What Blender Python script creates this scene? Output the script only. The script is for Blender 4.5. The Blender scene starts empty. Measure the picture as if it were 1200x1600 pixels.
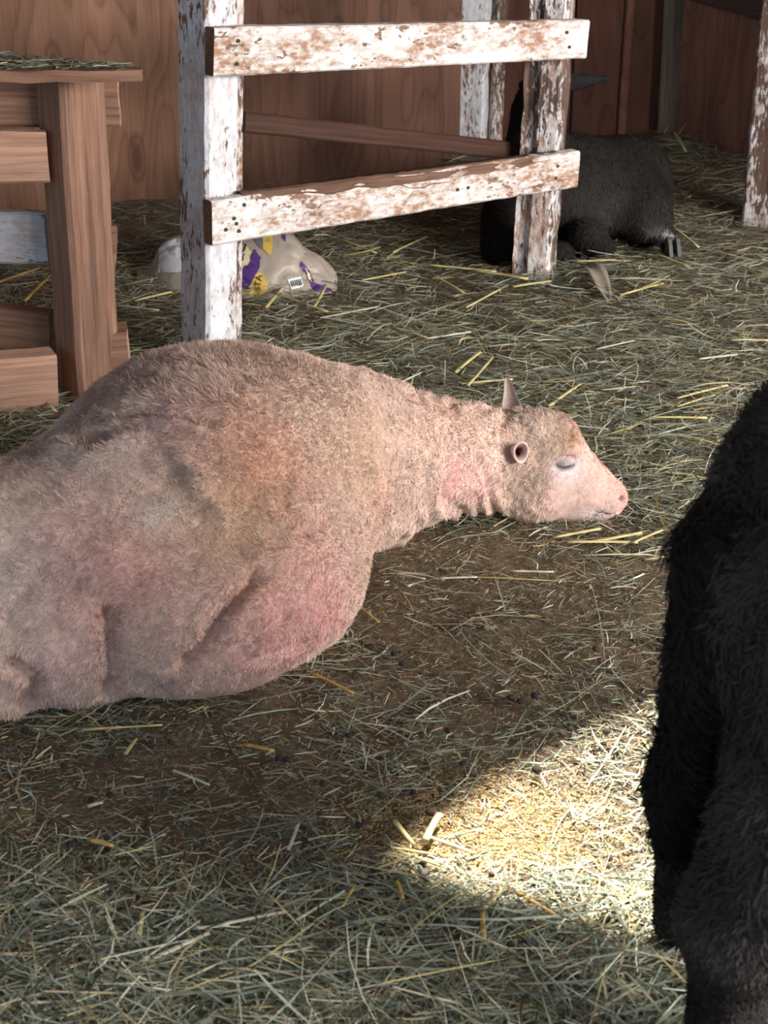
import bpy, bmesh, math, random
import numpy as np
from mathutils import Vector
from mathutils.bvhtree import BVHTree

random.seed(7)
rng = np.random.default_rng(7)
# The scene is laid out in "layout units" (eye height 1.5) and brought to metres by S when meshes are made.
S = 0.867
H = 1.5
F = 2400.0                      # focal length in pixels of the 1200 x 1600 frame
TH = math.radians(25.6)         # downward pitch
sc = bpy.context.scene
col = sc.collection

# ------------------------------------------------------------------ camera, world, sun, daylight, exposure
cam_d = bpy.data.cameras.new('camera'); cam = bpy.data.objects.new('camera', cam_d); col.objects.link(cam)
cam_d.sensor_fit = 'VERTICAL'; cam_d.sensor_height = 24.0; cam_d.lens = 24.0 * F / 1600.0
cam.location = (0, 0, H * S); cam.rotation_euler = (math.pi / 2 - TH, 0, 0)
cam_d.clip_start = 0.05; cam_d.clip_end = 100
cam_d.dof.use_dof = True; cam_d.dof.focus_distance = 3.35 * S; cam_d.dof.aperture_fstop = 6.5
sc.camera = cam

world = bpy.data.worlds.new('world'); sc.world = world; world.use_nodes = True
bg = world.node_tree.nodes['Background']
bg.inputs[0].default_value = (0.66, 0.82, 1.0, 1); bg.inputs[1].default_value = 0.85

SUNV = np.array([0.22, 0.55, 0.80]); SUNV /= np.linalg.norm(SUNV)     # towards the sun
sun_d = bpy.data.lights.new('sun', 'SUN'); sun = bpy.data.objects.new('sun', sun_d); col.objects.link(sun)
sun_d.energy = 19.0; sun_d.angle = math.radians(1.3); sun_d.color = (1.0, 0.95, 0.86)
sun.rotation_euler = Vector(SUNV).to_track_quat('Z', 'Y').to_euler()
sun.location = (1.2, 4, 6)

def area(name, loc, target, size, energy, color):
    d = bpy.data.lights.new(name, 'AREA'); o = bpy.data.objects.new(name, d); col.objects.link(o)
    d.shape = 'RECTANGLE'; d.size, d.size_y = size; d.energy = energy; d.color = color
    o.location = loc; o.rotation_euler = (Vector(loc) - Vector(target)).to_track_quat('Z', 'Y').to_euler()
    return o
area('daylight_from_the_open_side', (4.1, -0.2, 2.3), (0.0, 3.0, 0.3), (3.2, 2.2), 790, (1.0, 0.965, 0.92))

vs = sc.view_settings
vs.view_transform = 'Standard'; vs.look = 'None'; vs.gamma = 1; vs.use_curve_mapping = False
vs.exposure = 0.5

# ------------------------------------------------------------------ helpers
CO, SI = math.cos(TH), math.sin(TH)
def ray(px, py):
    a = (px - 600) / F; b = (800 - py) / F
    return np.array([a, CO + b * SI, -SI + b * CO])
def G(px, py, z=0.0):
    d = ray(px, py); t = (z - H) / d[2]
    return np.array([0, 0, H]) + d * t
def atY(px, py, Y):
    d = ray(px, py); return np.array([0, 0, H]) + d * (Y / d[1])
def proj(P):
    P = np.asarray(P, float); q = P - np.array([0, 0, H])
    zc = q[..., 1] * CO - q[..., 2] * SI; v = q[..., 1] * SI + q[..., 2] * CO
    return 600 + q[..., 0] / zc * F, 800 - v / zc * F
def unit(v):
    v = np.asarray(v, float); return v / np.linalg.norm(v)

def vnoise(P, seed=0):
    P = np.asarray(P, float); i = np.floor(P).astype(np.int64); f = P - i; f = f * f * (3 - 2 * f)
    def hsh(a, b, c):
        h = (a * 374761393 + b * 668265263 + c * 2147483647 + seed * 974634541) & 0xffffffff
        h = ((h ^ (h >> 13)) * 1274126177) & 0xffffffff
        h = ((h ^ (h >> 16)) * 2246822519) & 0xffffffff
        return ((h ^ (h >> 15)) & 0xffff) / 32767.5 - 1
    r = 0
    for dx in (0, 1):
        for dy in (0, 1):
            for dz in (0, 1):
                w = (f[:, 0] if dx else 1 - f[:, 0]) * (f[:, 1] if dy else 1 - f[:, 1]) * (f[:, 2] if dz else 1 - f[:, 2])
                r = r + w * hsh(i[:, 0] + dx, i[:, 1] + dy, i[:, 2] + dz)
    return r
def fbm(P, seed=0, oct=3):
    r = 0; a = 1.0; t = 0
    P = np.asarray(P, float)
    for k in range(oct):
        r = r + a * vnoise(P * 2 ** k + 17.3 * k, seed + k); t += a; a *= .5
    return r / t

ORG = {}
def thing(name, label, cat, org, group=None):
    o = bpy.data.objects.new(name, None); col.objects.link(o); o.empty_display_size = .05
    w = np.asarray(org, float) * S; o.location = w; ORG[o.name] = w
    return tag(o, label, cat, group)
def tag(o, label=None, cat=None, group=None, kind=None):
    if label: o['label'] = label
    if cat: o['category'] = cat
    if group: o['group'] = group
    if kind: o['kind'] = kind
    return o
def mesh_data(name, V, Fc, smooth=True, attrs=None, fmat=None):
    me = bpy.data.meshes.new(name)
    V = np.ascontiguousarray(V, dtype=np.float32)
    if isinstance(Fc, np.ndarray):
        m, k = Fc.shape
        me.vertices.add(len(V)); me.vertices.foreach_set('co', V.ravel())
        me.loops.add(m * k); me.loops.foreach_set('vertex_index', Fc.astype(np.int32).ravel())
        me.polygons.add(m); me.polygons.foreach_set('loop_start', np.arange(0, m * k, k, dtype=np.int32))
        me.update(calc_edges=True)
    else:
        me.from_pydata([tuple(map(float, v)) for v in V], [], [list(map(int, f)) for f in Fc])
    if smooth:
        me.polygons.foreach_set('use_smooth', np.ones(len(me.polygons), dtype=bool))
    else:
        me.polygons.foreach_set('use_smooth', np.zeros(len(me.polygons), dtype=bool))
    for k, a in (attrs or {}).items():
        a = np.asarray(a, np.float32)
        if a.shape[1] == 4:
            at = me.attributes.new(k, 'FLOAT_COLOR', 'POINT'); at.data.foreach_set('color', a.ravel())
        else:
            at = me.attributes.new(k, 'FLOAT_VECTOR', 'POINT'); at.data.foreach_set('vector', a.ravel())
    if fmat is not None:
        me.polygons.foreach_set('material_index', np.asarray(fmat, np.int32))
    me.update()
    return me
def mk(name, V, Fc, mat, parent=None, org=None, smooth=True, attrs=None, fmat=None):
    V = np.asarray(V, float) * S
    if org is None:
        o3 = np.array([(V[:, 0].min() + V[:, 0].max()) / 2, (V[:, 1].min() + V[:, 1].max()) / 2, V[:, 2].min()])
    else: o3 = np.asarray(org, float) * S
    me = mesh_data(name, V - o3, Fc, smooth, attrs, fmat)
    for m in (mat if isinstance(mat, (list, tuple)) else [mat]): me.materials.append(m)
    o = bpy.data.objects.new(name, me); col.objects.link(o); ORG[o.name] = o3
    if parent is not None:
        o.parent = parent; o.location = o3 - ORG[parent.name]
    else: o.location = o3
    return o

# ------------------------------------------------------------------ materials
def newmat(name):
    m = bpy.data.materials.new(name); m.use_nodes = True
    nt = m.node_tree; return m, nt, nt.nodes['Principled BSDF']
def nd(nt, t, **kw):
    n = nt.nodes.new(t)
    for k, v in kw.items():
        if k.startswith('i_'):
            key = k[2:]; key = int(key) if key.isdigit() else key.replace('_', ' ')
            n.inputs[key].default_value = v
        else: setattr(n, k, v)
    return n
def lk(nt, a, b): nt.links.new(a, b)
def attr(nt, name): return nd(nt, 'ShaderNodeAttribute', attribute_name=name)
def mapping(nt, vec, scale):
    m = nd(nt, 'ShaderNodeMapping'); m.inputs['Scale'].default_value = scale; lk(nt, vec, m.inputs['Vector']); return m.outputs[0]
def noise(nt, vec, scale, detail=4, rough=.55, dist=0.0):
    n = nd(nt, 'ShaderNodeTexNoise'); n.inputs['Scale'].default_value = scale; n.inputs['Detail'].default_value = detail
    n.inputs['Roughness'].default_value = rough; n.inputs['Distortion'].default_value = dist
    lk(nt, vec, n.inputs['Vector']); return n.outputs[0]
def ramp(nt, fac, stops, interp='LINEAR'):
    r = nd(nt, 'ShaderNodeValToRGB'); r.color_ramp.interpolation = interp
    el = r.color_ramp.elements
    while len(el) < len(stops): el.new(.5)
    for e, (p, c) in zip(el, stops):
        e.position = p; e.color = (*c, 1) if len(c) == 3 else c
    lk(nt, fac, r.inputs[0]); return r.outputs[0]
def mix(nt, fac, a, b, mode='MIX'):
    m = nd(nt, 'ShaderNodeMix', data_type='RGBA', blend_type=mode)
    for s, v in ((m.inputs[0], fac), (m.inputs[6], a), (m.inputs[7], b)):
        if isinstance(v, (int, float)): s.default_value = v
        elif isinstance(v, tuple): s.default_value = (*v, 1)
        else: lk(nt, v, s)
    return m.outputs[2]
def bump(nt, b, height, strength, dist):
    n = nd(nt, 'ShaderNodeBump'); n.inputs['Strength'].default_value = strength; n.inputs['Distance'].default_value = dist
    lk(nt, height, n.inputs['Height']); lk(nt, n.outputs[0], b.inputs['Normal'])
g = lambda v: (v, v, v)

def wood_nodes(nt, dark, mid, light, ring=9.0):
    gp = attr(nt, 'gp').outputs['Vector']
    fine = noise(nt, mapping(nt, gp, (4, 90, 90)), 1.0, 6, .65)
    big = noise(nt, mapping(nt, gp, (1.3, 9, 9)), 1.0, 3, .5)
    w = nd(nt, 'ShaderNodeTexWave', wave_type='BANDS', bands_direction='Y', wave_profile='SAW')
    w.inputs['Scale'].default_value = ring; w.inputs['Distortion'].default_value = 5.0
    w.inputs['Detail'].default_value = 2.0; w.inputs['Detail Scale'].default_value = .8
    lk(nt, mapping(nt, gp, (.22, 1.6, 1.6)), w.inputs['Vector'])
    c1 = ramp(nt, w.outputs[0], [(0, mid), (.55, light), (.86, mid), (.95, dark), (1, mid)])
    c2 = ramp(nt, fine, [(.3, dark), (.55, mid), (.75, light)])
    c = mix(nt, .7, c1, c2)
    c = mix(nt, .8, c, ramp(nt, big, [(.3, g(.55)), (.6, g(1.0)), (.75, g(1.15))]), 'MULTIPLY')
    return gp, c, fine, w.outputs[0]
def wood(name, dark, mid, light, rough=.75, ring=9.0):
    m, nt, b = newmat(name)
    gp, c, fine, w = wood_nodes(nt, dark, mid, light, ring)
    lk(nt, c, b.inputs['Base Color']); b.inputs['Roughness'].default_value = rough; b.inputs['Specular IOR Level'].default_value = .25
    bump(nt, b, fine, .5, .003)
    return m
def paint(name, pc, peel, stain, wood_cols=((.10, .05, .03), (.24, .13, .08), (.36, .21, .13)), stretch=(14, 45, 45)):
    m, nt, b = newmat(name)
    gp, c, fine, w = wood_nodes(nt, *wood_cols)
    n1 = noise(nt, mapping(nt, gp, stretch), 1.0, 8, .68)
    n2 = noise(nt, mapping(nt, gp, (2.6, 7, 7)), 1.0, 3, .5)
    add = nd(nt, 'ShaderNodeMath', operation='MULTIPLY_ADD'); lk(nt, n2, add.inputs[0]); add.inputs[1].default_value = .75; lk(nt, n1, add.inputs[2])
    mask = ramp(nt, add.outputs[0], [(peel, g(0)), (peel + .035, g(1))])          # 1 = bare wood
    st = noise(nt, mapping(nt, gp, (5, 9, 9)), 1.0, 6, .7)
    streak = noise(nt, mapping(nt, gp, (30, 60, 60)), 1.0, 5, .75)
    mul = nd(nt, 'ShaderNodeMath', operation='MULTIPLY'); lk(nt, st, mul.inputs[0]); lk(nt, streak, mul.inputs[1])
    dirt = ramp(nt, mul.outputs[0], [(.175, g(0)), (.34, g(stain))])
    pcol = mix(nt, dirt, pc, (.32, .17, .10))
    pcol = mix(nt, .35, pcol, ramp(nt, fine, [(.3, g(.62)), (.6, g(1))]), 'MULTIPLY')
    lk(nt, mix(nt, mask, pcol, c), b.inputs['Base Color']); b.inputs['Roughness'].default_value = .6; b.inputs['Specular IOR Level'].default_value = .3
    sub = nd(nt, 'ShaderNodeMath', operation='MULTIPLY_ADD'); lk(nt, mask, sub.inputs[0]); sub.inputs[1].default_value = -.7; lk(nt, fine, sub.inputs[2])
    bump(nt, b, sub.outputs[0], .6, .003)
    return m
def plywood(name, dark, mid, light, seed=0.0):
    m, nt, b = newmat(name)
    gp = attr(nt, 'gp').outputs['Vector']
    off = nd(nt, 'ShaderNodeVectorMath', operation='ADD'); lk(nt, gp, off.inputs[0]); off.inputs[1].default_value = (seed, seed * 1.7, 0)
    v = off.outputs[0]
    d = noise(nt, mapping(nt, v, (.75, 3.4, 1)), 1.0, 2, .5)
    ma = nd(nt, 'ShaderNodeMath', operation='MULTIPLY'); lk(nt, d, ma.inputs[0]); ma.inputs[1].default_value = 13.0
    fr = nd(nt, 'ShaderNodeMath', operation='FRACT'); lk(nt, ma.outputs[0], fr.inputs[0])
    fine = noise(nt, mapping(nt, v, (3, 120, 1)), 1.0, 5, .6)
    big = noise(nt, mapping(nt, v, (.8, 3, 1)), 1.3, 4, .55)
    c1 = ramp(nt, fr.outputs[0], [(0, dark), (.12, mid), (.8, light), (1, mid)])
    c2 = ramp(nt, fine, [(.3, dark), (.6, mid), (.8, light)])
    c = mix(nt, .55, c1, c2)
    c = mix(nt, .9, c, ramp(nt, big, [(.3, g(.55)), (.65, g(1.1))]), 'MULTIPLY')
    vk = nd(nt, 'ShaderNodeTexVoronoi'); lk(nt, mapping(nt, v, (1.6, 4.2, .01)), vk.inputs['Vector']); vk.inputs['Scale'].default_value = 1.0
    c = mix(nt, ramp(nt, vk.outputs['Distance'], [(0, g(.85)), (.07, g(.6)), (.10, g(.15)), (.13, g(.5)), (.17, g(0))]), c, tuple(x * .45 for x in dark))
    lk(nt, c, b.inputs['Base Color']); b.inputs['Roughness'].default_value = .8; b.inputs['Specular IOR Level'].default_value = .2
    bump(nt, b, fine, .3, .002)
    return m
def plain(name, c, rough=.7, spec=.3):
    m, nt, b = newmat(name); b.inputs['Base Color'].default_value = (*c, 1); b.inputs['Roughness'].default_value = rough
    b.inputs['Specular IOR Level'].default_value = spec; return m
def vcol(name, rough=.8, spec=.15, var=.25, scale=40.0, transl=0.0, bmp=0.0):
    m, nt, b = newmat(name)
    a = attr(nt, 'col').outputs['Color']
    tc = nd(nt, 'ShaderNodeTexCoord').outputs['Object']
    n = noise(nt, tc, scale, 4, .6)
    c = mix(nt, 1.0, a, ramp(nt, n, [(.3, g(1 - var)), (.7, g(1 + var * .5))]), 'MULTIPLY')
    lk(nt, c, b.inputs['Base Color']); b.inputs['Roughness'].default_value = rough; b.inputs['Specular IOR Level'].default_value = spec
    if bmp: bump(nt, b, noise(nt, tc, scale * 4, 5, .7), bmp, .006)
    if transl:
        tr = nd(nt, 'ShaderNodeBsdfTranslucent'); lk(nt, c, tr.inputs[0])
        ms = nd(nt, 'ShaderNodeMixShader'); ms.inputs[0].default_value = transl
        out = nt.nodes['Material Output']
        lk(nt, b.outputs[0], ms.inputs[1]); lk(nt, tr.outputs[0], ms.inputs[2]); lk(nt, ms.outputs[0], out.inputs[0])
    return m

M = {}
M['bench'] = wood('bench_wood', (.09, .042, .028), (.25, .13, .085), (.38, .215, .14), ring=5)
M['bench_light'] = wood('bench_rail_wood', (.22, .11, .07), (.44, .25, .17), (.56, .35, .25), ring=8)
M['brown_board'] = wood('brown_board_wood', (.028, .012, .008), (.06, .026, .016), (.09, .042, .026))
M['grey_stud'] = wood('grey_stud_wood', (.10, .075, .058), (.17, .135, .105), (.24, .195, .15))
M['beam'] = wood('dark_beam_wood', (.04, .022, .016), (.08, .045, .032), (.12, .07, .05))
M['bare'] = wood('gnawed_wood', (.07, .035, .022), (.19, .105, .07), (.33, .20, .14))
M['endgrain'] = wood('sawn_end_wood', (.08, .04, .028), (.2, .11, .075), (.3, .18, .12), ring=30)
M['white_post'] = paint('post_paint', (.74, .77, .82), .925, .6, stretch=(26, 80, 80))
M['white_rail'] = paint('rail_paint', (.76, .74, .72), .985, 1.0, stretch=(26, 50, 50))
M['old_post'] = paint('old_post_paint', (.74, .73, .74), .872, 1.0, ((.05, .028, .022), (.13, .075, .055), (.26, .16, .12)), stretch=(26, 95, 95))
M['blue_board'] = paint('grey_board_paint', (.50, .52, .56), .98, .5)
M['ply_left'] = plywood('plywood_left', (.125, .06, .038), (.22, .11, .068), (.31, .168, .105), 1.3)
M['ply_mid'] = plywood('plywood_mid', (.075, .036, .025), (.13, .063, .042), (.19, .098, .064), 3.3)
M['ply_back'] = plywood('plywood_back', (.085, .037, .026), (.15, .066, .045), (.21, .10, .067), 5.1)
M['ply_right'] = plywood('plywood_right', (.14, .06, .042), (.25, .11, .072), (.35, .17, .11), 9.7)
M['dark'] = plain('nail_rust', (.06, .038, .028), .8)
M['roof'] = plain('roof_boards', (.25, .2, .16), .9)

# ------------------------------------------------------------------ boards
_bn = [0]
def board(name, p0, p1, w, t, nrm, mat, parent=None, seg=.05, bev=.006, jit=.0025, mod=None, endmat=None, smooth=False, cut=(0, 0)):
    """A sawn board from p0 to p1 (centre line); w across the face, t along nrm. mod(s, a, b) may reshape the section."""
    p0 = np.asarray(p0, float); p1 = np.asarray(p1, float); L = np.linalg.norm(p1 - p0); ax = (p1 - p0) / L
    n = np.asarray(nrm, float); n = unit(n - ax * n.dot(ax)); wd = np.cross(ax, n)
    if wd[2] < -.3: wd = -wd
    _bn[0] += 1; sd = _bn[0]
    hw, ht = w / 2, t / 2
    sec = []
    q = [(hw, ht), (-hw, ht), (-hw, -ht), (hw, -ht)]
    k = 5
    ring = [(hw, ht - bev), (hw - bev, ht)]
    ring += [(hw - bev - (2 * hw - 2 * bev) * i / k, ht) for i in range(1, k)]
    ring += [(-hw + bev, ht), (-hw, ht - bev), (-hw, 0), (-hw, -ht + bev), (-hw + bev, -ht)]
    ring += [(-hw + bev + (2 * hw - 2 * bev) * i / k, -ht) for i in range(1, k)]
    ring += [(hw - bev, -ht), (hw, -ht + bev), (hw, 0)]
    R = len(ring); ns = max(2, int(L / seg) + 1)
    V = []; gp = []
    for i in range(ns):
        s0 = L * i / (ns - 1)
        for (a, b) in ring:
            s = s0 + (cut[0] * (a / hw) * (1 - i / (ns - 1)) + cut[1] * (a / hw) * (i / (ns - 1)))
            a2, b2 = (a, b) if mod is None else mod(s0 / L, a, b)
            V.append(p0 + ax * s + wd * a2 + n * b2); gp.append((s + sd * 3.7, a + sd * 1.13, b + sd * .71))
    V = np.array(V)
    V += jit * np.stack([fbm(V * 14 + 9 * j, sd + 5 * j, 2) for j in range(3)], 1)
    Fc = []; fm = []
    for i in range(ns - 1):
        for j in range(R):
            j2 = (j + 1) % R
            Fc.append((i * R + j, (i + 1) * R + j, (i + 1) * R + j2, i * R + j2)); fm.append(0)
    Fc.append(tuple(range(R))); Fc.append(tuple(reversed(range((ns - 1) * R, ns * R)))); fm += [1 if endmat else 0] * 2
    # orient outwards
    c = V.mean(0); f0 = Fc[R * (ns // 2)]
    a_, b_, c_ = (V[k] for k in f0[:3])
    mid_c = p0 + ax * L * ((ns // 2) + .5) / (ns - 1)
    if np.cross(b_ - a_, c_ - a_).dot(V[list(f0)].mean(0) - mid_c) < 0: Fc = [tuple(reversed(f)) for f in Fc]
    return mk(name, V, Fc, [mat, endmat] if endmat else mat, parent, smooth=smooth, attrs={'gp': gp}, fmat=fm)

_nail = [None]
def nail(p, nrm, parent, r=.0055):
    """A nail head or nail hole: a shallow rusty disc with a raised rim."""
    n = unit(nrm); a = unit(np.cross(n, (0, 0, 1))); b = np.cross(n, a)
    V = [p + n * .004]; 
    for rr, hh in ((.55, .003), (.9, .0045), (1.0, -.004)):
        for k in range(8):
            th = k * math.pi / 4; V.append(p + n * hh + (a * math.cos(th) + b * math.sin(th)) * r * rr)
    Fc = [(0, 1 + k, 1 + (k + 1) % 8) for k in range(8)]
    for q in (0, 1):
        for k in range(8): Fc.append((1 + q * 8 + k, 9 + q * 8 + k, 9 + q * 8 + (k + 1) % 8, 1 + q * 8 + (k + 1) % 8))
    return mk('nail', np.array(V), Fc, M['dark'], parent)

# ------------------------------------------------------------------ the barn shell
def terrain(X, Y):
    P = np.stack([X, Y, np.zeros_like(X)], 1)
    z = .022 * fbm(P * 2.2, 3, 3) + .006 * fbm(P * 11, 8, 3) - .006
    # banked-up hay along the walls
    dl = (X * -.52 + Y * .854) - (-1.36 * -.52 + 5.30 * .854)         # distance beyond the left wall
    z += .13 * np.clip(1 + dl / .75, 0, 1.0) ** 1.5 * (1 + .5 * vnoise(P * 3.1, 21)) * np.clip((X + 3.2) / 1, 0, 1) * (1 - .55 * np.clip((X + .95) / .6, 0, 1))
    dr = np.hypot(X - 1.55, Y - 6.3)
    z += .11 * np.exp(-(dr / .45) ** 2) * (1 + .4 * vnoise(P * 4, 22))
    z += .05 * np.exp(-((X - .75) / .4) ** 2 - ((Y - 4.75) / .25) ** 2)
    return z

xs = np.concatenate([np.linspace(-4.5, -1.9, 27)[:-1], np.linspace(-1.9, 1.9, 153), np.linspace(1.9, 4.5, 27)[1:]])
ys = np.concatenate([np.linspace(-2.5, 1.3, 30)[:-1], np.linspace(1.3, 7.2, 237)])
XX, YY = np.meshgrid(xs, ys, indexing='ij')
ZZ = terrain(XX.ravel(), YY.ravel())
nx, ny = len(xs), len(ys)
idx = np.arange(nx * ny).reshape(nx, ny)
Q = np.stack([idx[:-1, :-1], idx[1:, :-1], idx[1:, 1:], idx[:-1, 1:]], -1).reshape(-1, 4)
m, nt, b = newmat('barn_dirt')
tc = nd(nt, 'ShaderNodeTexCoord').outputs['Object']
n1 = noise(nt, tc, 6, 6, .65); n2 = noise(nt, tc, 70, 5, .7); n3 = noise(nt, tc, 260, 3, .6)
c = ramp(nt, n1, [(.3, (.11, .077, .050)), (.55, (.18, .128, .083)), (.75, (.25, .185, .118))])
c = mix(nt, .75, c, ramp(nt, n2, [(.32, g(.5)), (.6, g(1.1)), (.8, g(1.6))]), 'MULTIPLY')
c = mix(nt, ramp(nt, n3, [(.62, g(0)), (.72, g(.5))]), c, (.34, .26, .15))
lk(nt, c, b.inputs['Base Color']); b.inputs['Roughness'].default_value = .95; b.inputs['Specular IOR Level'].default_value = .1
hh = nd(nt, 'ShaderNodeMath', operation='MULTIPLY_ADD'); lk(nt, n3, hh.inputs[0]); hh.inputs[1].default_value = .5; lk(nt, n2, hh.inputs[2])
bump(nt, b, hh.outputs[0], .8, .012)
M['dirt'] = m
floor = mk('floor', np.stack([XX.ravel(), YY.ravel(), ZZ], 1), Q, M['dirt'], org=(0, 3, 0))
tag(floor, 'bare brown trampled dirt floor of the barn', None, kind='structure')

WH = 2.6     # wall height
def wall(name, A, B, mats, nrm, joints, label, thick=.018):
    """Backing wall from A to B with one plywood sheet per interval of joints (distances from A)."""
    A = np.array([*A, 0.]); B = np.array([*B, 0.]); ax = unit(B - A); n = unit(np.array([*nrm, 0.]))
    L = np.linalg.norm(B - A)
    def slab(a, b_, z0, z1, d0, d1, nm, mat, parent):
        nxs = max(2, int((b_ - a) / .12)); 
        P = []; gp = []
        us = np.linspace(a, b_, nxs); vs_ = np.linspace(z0, z1, 8)
        for d in (d0, d1):
            for u in us:
                for v in vs_:
                    P.append(A + ax * u + n * d + np.array([0, 0, v])); gp.append((v, u, d))
        k = nxs * 8; Fc = []
        for s_ in (0, 1):
            for i in range(nxs - 1):
                for j in range(7):
                    q = [s_ * k + i * 8 + j, s_ * k + (i + 1) * 8 + j, s_ * k + (i + 1) * 8 + j + 1, s_ * k + i * 8 + j + 1]
                    Fc.append(q if s_ else q[::-1])
        for i in range(nxs - 1):
            for e in (0, 7): Fc.append((i * 8 + e, (i + 1) * 8 + e, k + (i + 1) * 8 + e, k + i * 8 + e))
        for j in range(7):
            for e in (0, (nxs - 1) * 8): Fc.append((e + j, e + j + 1, k + e + j + 1, k + e + j))
        return mk(nm, np.array(P), Fc, mat, parent, smooth=False, attrs={'gp': gp})
    root = slab(0, L, -.05, WH, -.10, 0, name, M['beam'], None)
    tag(root, label, None, kind='structure')
    js = [0] + list(joints) + [L]
    for i in range(len(js) - 1):
        slab(js[i] + .004, js[i + 1] - .004, -.03, WH, .0, thick + .003 * (i % 2), 'plywood_panel', mats[i % len(mats)], root)
    return root, A, ax, n
LW0 = (-4.30, 3.51); LW1 = (.30, 6.31)
wl, wlA, wlax, wln = wall('wall_left', LW0, LW1, [M['ply_left'], M['ply_left'], M['ply_left'], M['ply_mid']], (.52, -.854), [.55, 1.7, 4.18], 'reddish brown plywood barn wall behind the bench and the painted fence')
wb, wbA, wbax, wbn = wall('wall_back', (.12, 7.02), (1.36, 7.02), [M['ply_back']], (0, -1), [.72], 'dark red brown plywood wall behind the lying black animal')
wr, wrA, wrax, wrn = wall('wall_right', (1.29, 6.95), (1.84, 5.25), [M['ply_right']], (-.951, -.308), [1.25], 'dark plywood barn wall in the far right corner')
stud = board('trim_1', atY(1031, 400, 6.93) * [1, 1, 0] + [0, 0, -.02], atY(1031, 0, 6.93) * [1, 1, 0] + [.02, 0, WH], .10, .06, (-.25, -1, 0), M['grey_stud'])
tag(stud, 'grey upright wall stud in the far right corner', None, kind='structure')
t2 = board('trim_2', (1.07, 6.985, -.02), (1.08, 6.985, WH), .035, .03, (0, -1, 0), M['ply_right']); tag(t2, 'narrow brown batten on the dark back wall', None, kind='structure')
t3 = board('trim_3', np.array([1.31, 6.80, .69]), np.array([1.79, 5.3, .67]), .09, .05, (-.951, -.308, 0), M['beam']); tag(t3, 'dark horizontal girt across the far right wall', None, kind='structure')

# unseen roof; its opening is made up, cut to shape the sun patch
ZR = 2.6
patch = [G(*p) for p in ((618, 1330), (690, 1262), (835, 1180), (1060, 1075), (1120, 1050), (1120, 1505), (1040, 1500), (880, 1455), (735, 1405))]
hole = [p + SUNV * (ZR / SUNV[2]) for p in patch]
bm = bmesh.new()
ov = [bm.verts.new(p) for p in ((-4.6, -1.0, ZR), (4.6, -1.0, ZR), (4.6, 7.3, ZR), (-4.6, 7.3, ZR))]
hv = [bm.verts.new(tuple(p)) for p in hole]
ed = [bm.edges.new((L_[i], L_[(i + 1) % len(L_)])) for L_ in (ov, hv) for i in range(len(L_))]
bmesh.ops.triangle_fill(bm, use_beauty=True, use_dissolve=False, edges=ed)
r = bmesh.ops.extrude_face_region(bm, geom=bm.faces[:])
bmesh.ops.translate(bm, vec=(0, 0, .05), verts=[v for v in r['geom'] if isinstance(v, bmesh.types.BMVert)])
bmesh.ops.recalc_face_normals(bm, faces=bm.faces)
bm.verts.index_update()
roof = mk('ceiling', np.array([v.co[:] for v in bm.verts]), [[v.index for v in f.verts] for f in bm.faces], M['roof'], smooth=False)
bm.free()
tag(roof, 'unseen barn roof with a made-up opening for the sun patch', None, kind='structure')

# ------------------------------------------------------------------ painted fence: posts and rails
def pipepost(name, base, az, wa, wb_, top, mat, label, lean=(0, 0), mod=None, group='white painted barn posts'):
    """Square post with faces turned by az (radians); wa across the lit face, wb_ across the other."""
    n = np.array([math.sin(az), -math.cos(az), 0])
    root = thing(name, label, 'post', base, group)
    b_ = np.array(base, float) - [0, 0, .04]
    board('post_shaft', b_, b_ + [lean[0], lean[1], top + .04], wa, wb_, n, mat, root, seg=.05, bev=.009, jit=.004, mod=mod)
    return root, n
YL = 4.02
pL = atY(322, 300, YL); AZ = math.atan2(.90, 1.0)                     # rail runs right and away
rdir = np.array([math.cos(AZ), math.sin(AZ), 0]); rn = np.array([math.sin(AZ), -math.cos(AZ), 0])   # rn faces right front
back = -rn
WA, WB = .106, .132
# near vertical edge of the left post at pixel x = 322
edge = np.array([pL[0], pL[1], 0.])
cL = edge + rdir * WA / 2 + back * WB / 2
ea, eb = atY(321, 0, YL), atY(323, 540, YL); slope = (ea[0] - eb[0]) / (ea[2] - eb[2]); base_dx = (eb[0] - eb[2] * slope) - edge[0]
cL = cL + np.array([base_dx, 0, 0])
postL, _ = pipepost('fence_post', (cL[0], cL[1], 0), AZ, WA, WB, ZR, M['white_post'], 'bluish white painted post behind the shorn sheep, nearest of the posts', lean=(slope * ZR, 0))
cs = cL + rdir * (WA / 2 + .085) + back * (WB / 2 + .02)
board('backing_strip', (cs[0], cs[1], -.02), (cs[0] + slope * ZR, cs[1], ZR), .075, .03, rn, M['old_post'], postL, jit=.003)

YM = 4.92
pM = atY(851, 425, YM); cM = np.array([pM[0], pM[1], 0.]) + rdir * .02
azM = math.radians(18)
def crack(s, a, b):
    # a split runs up the face of the old post
    if b > .03 and abs(a + .035) < .02: b -= .02
    return a, b
nM = unit((-.30, -.95, 0))
postM = thing('fence_post', 'weathered brown post with peeling white paint in front of the lying black animal', 'post', (cM[0], cM[1], 0), 'white painted barn posts')
bM0 = atY(833, 437, YM); bM0[2] = -.04; tM = atY(862, 30, YM); topM = bM0 + (tM - bM0) * (ZR + .04) / (tM[2] + .04)
board('post_shaft', bM0, topM, .125, .12, nM, M['old_post'], postM, seg=.04, bev=.014, jit=.007, mod=crack)

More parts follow.
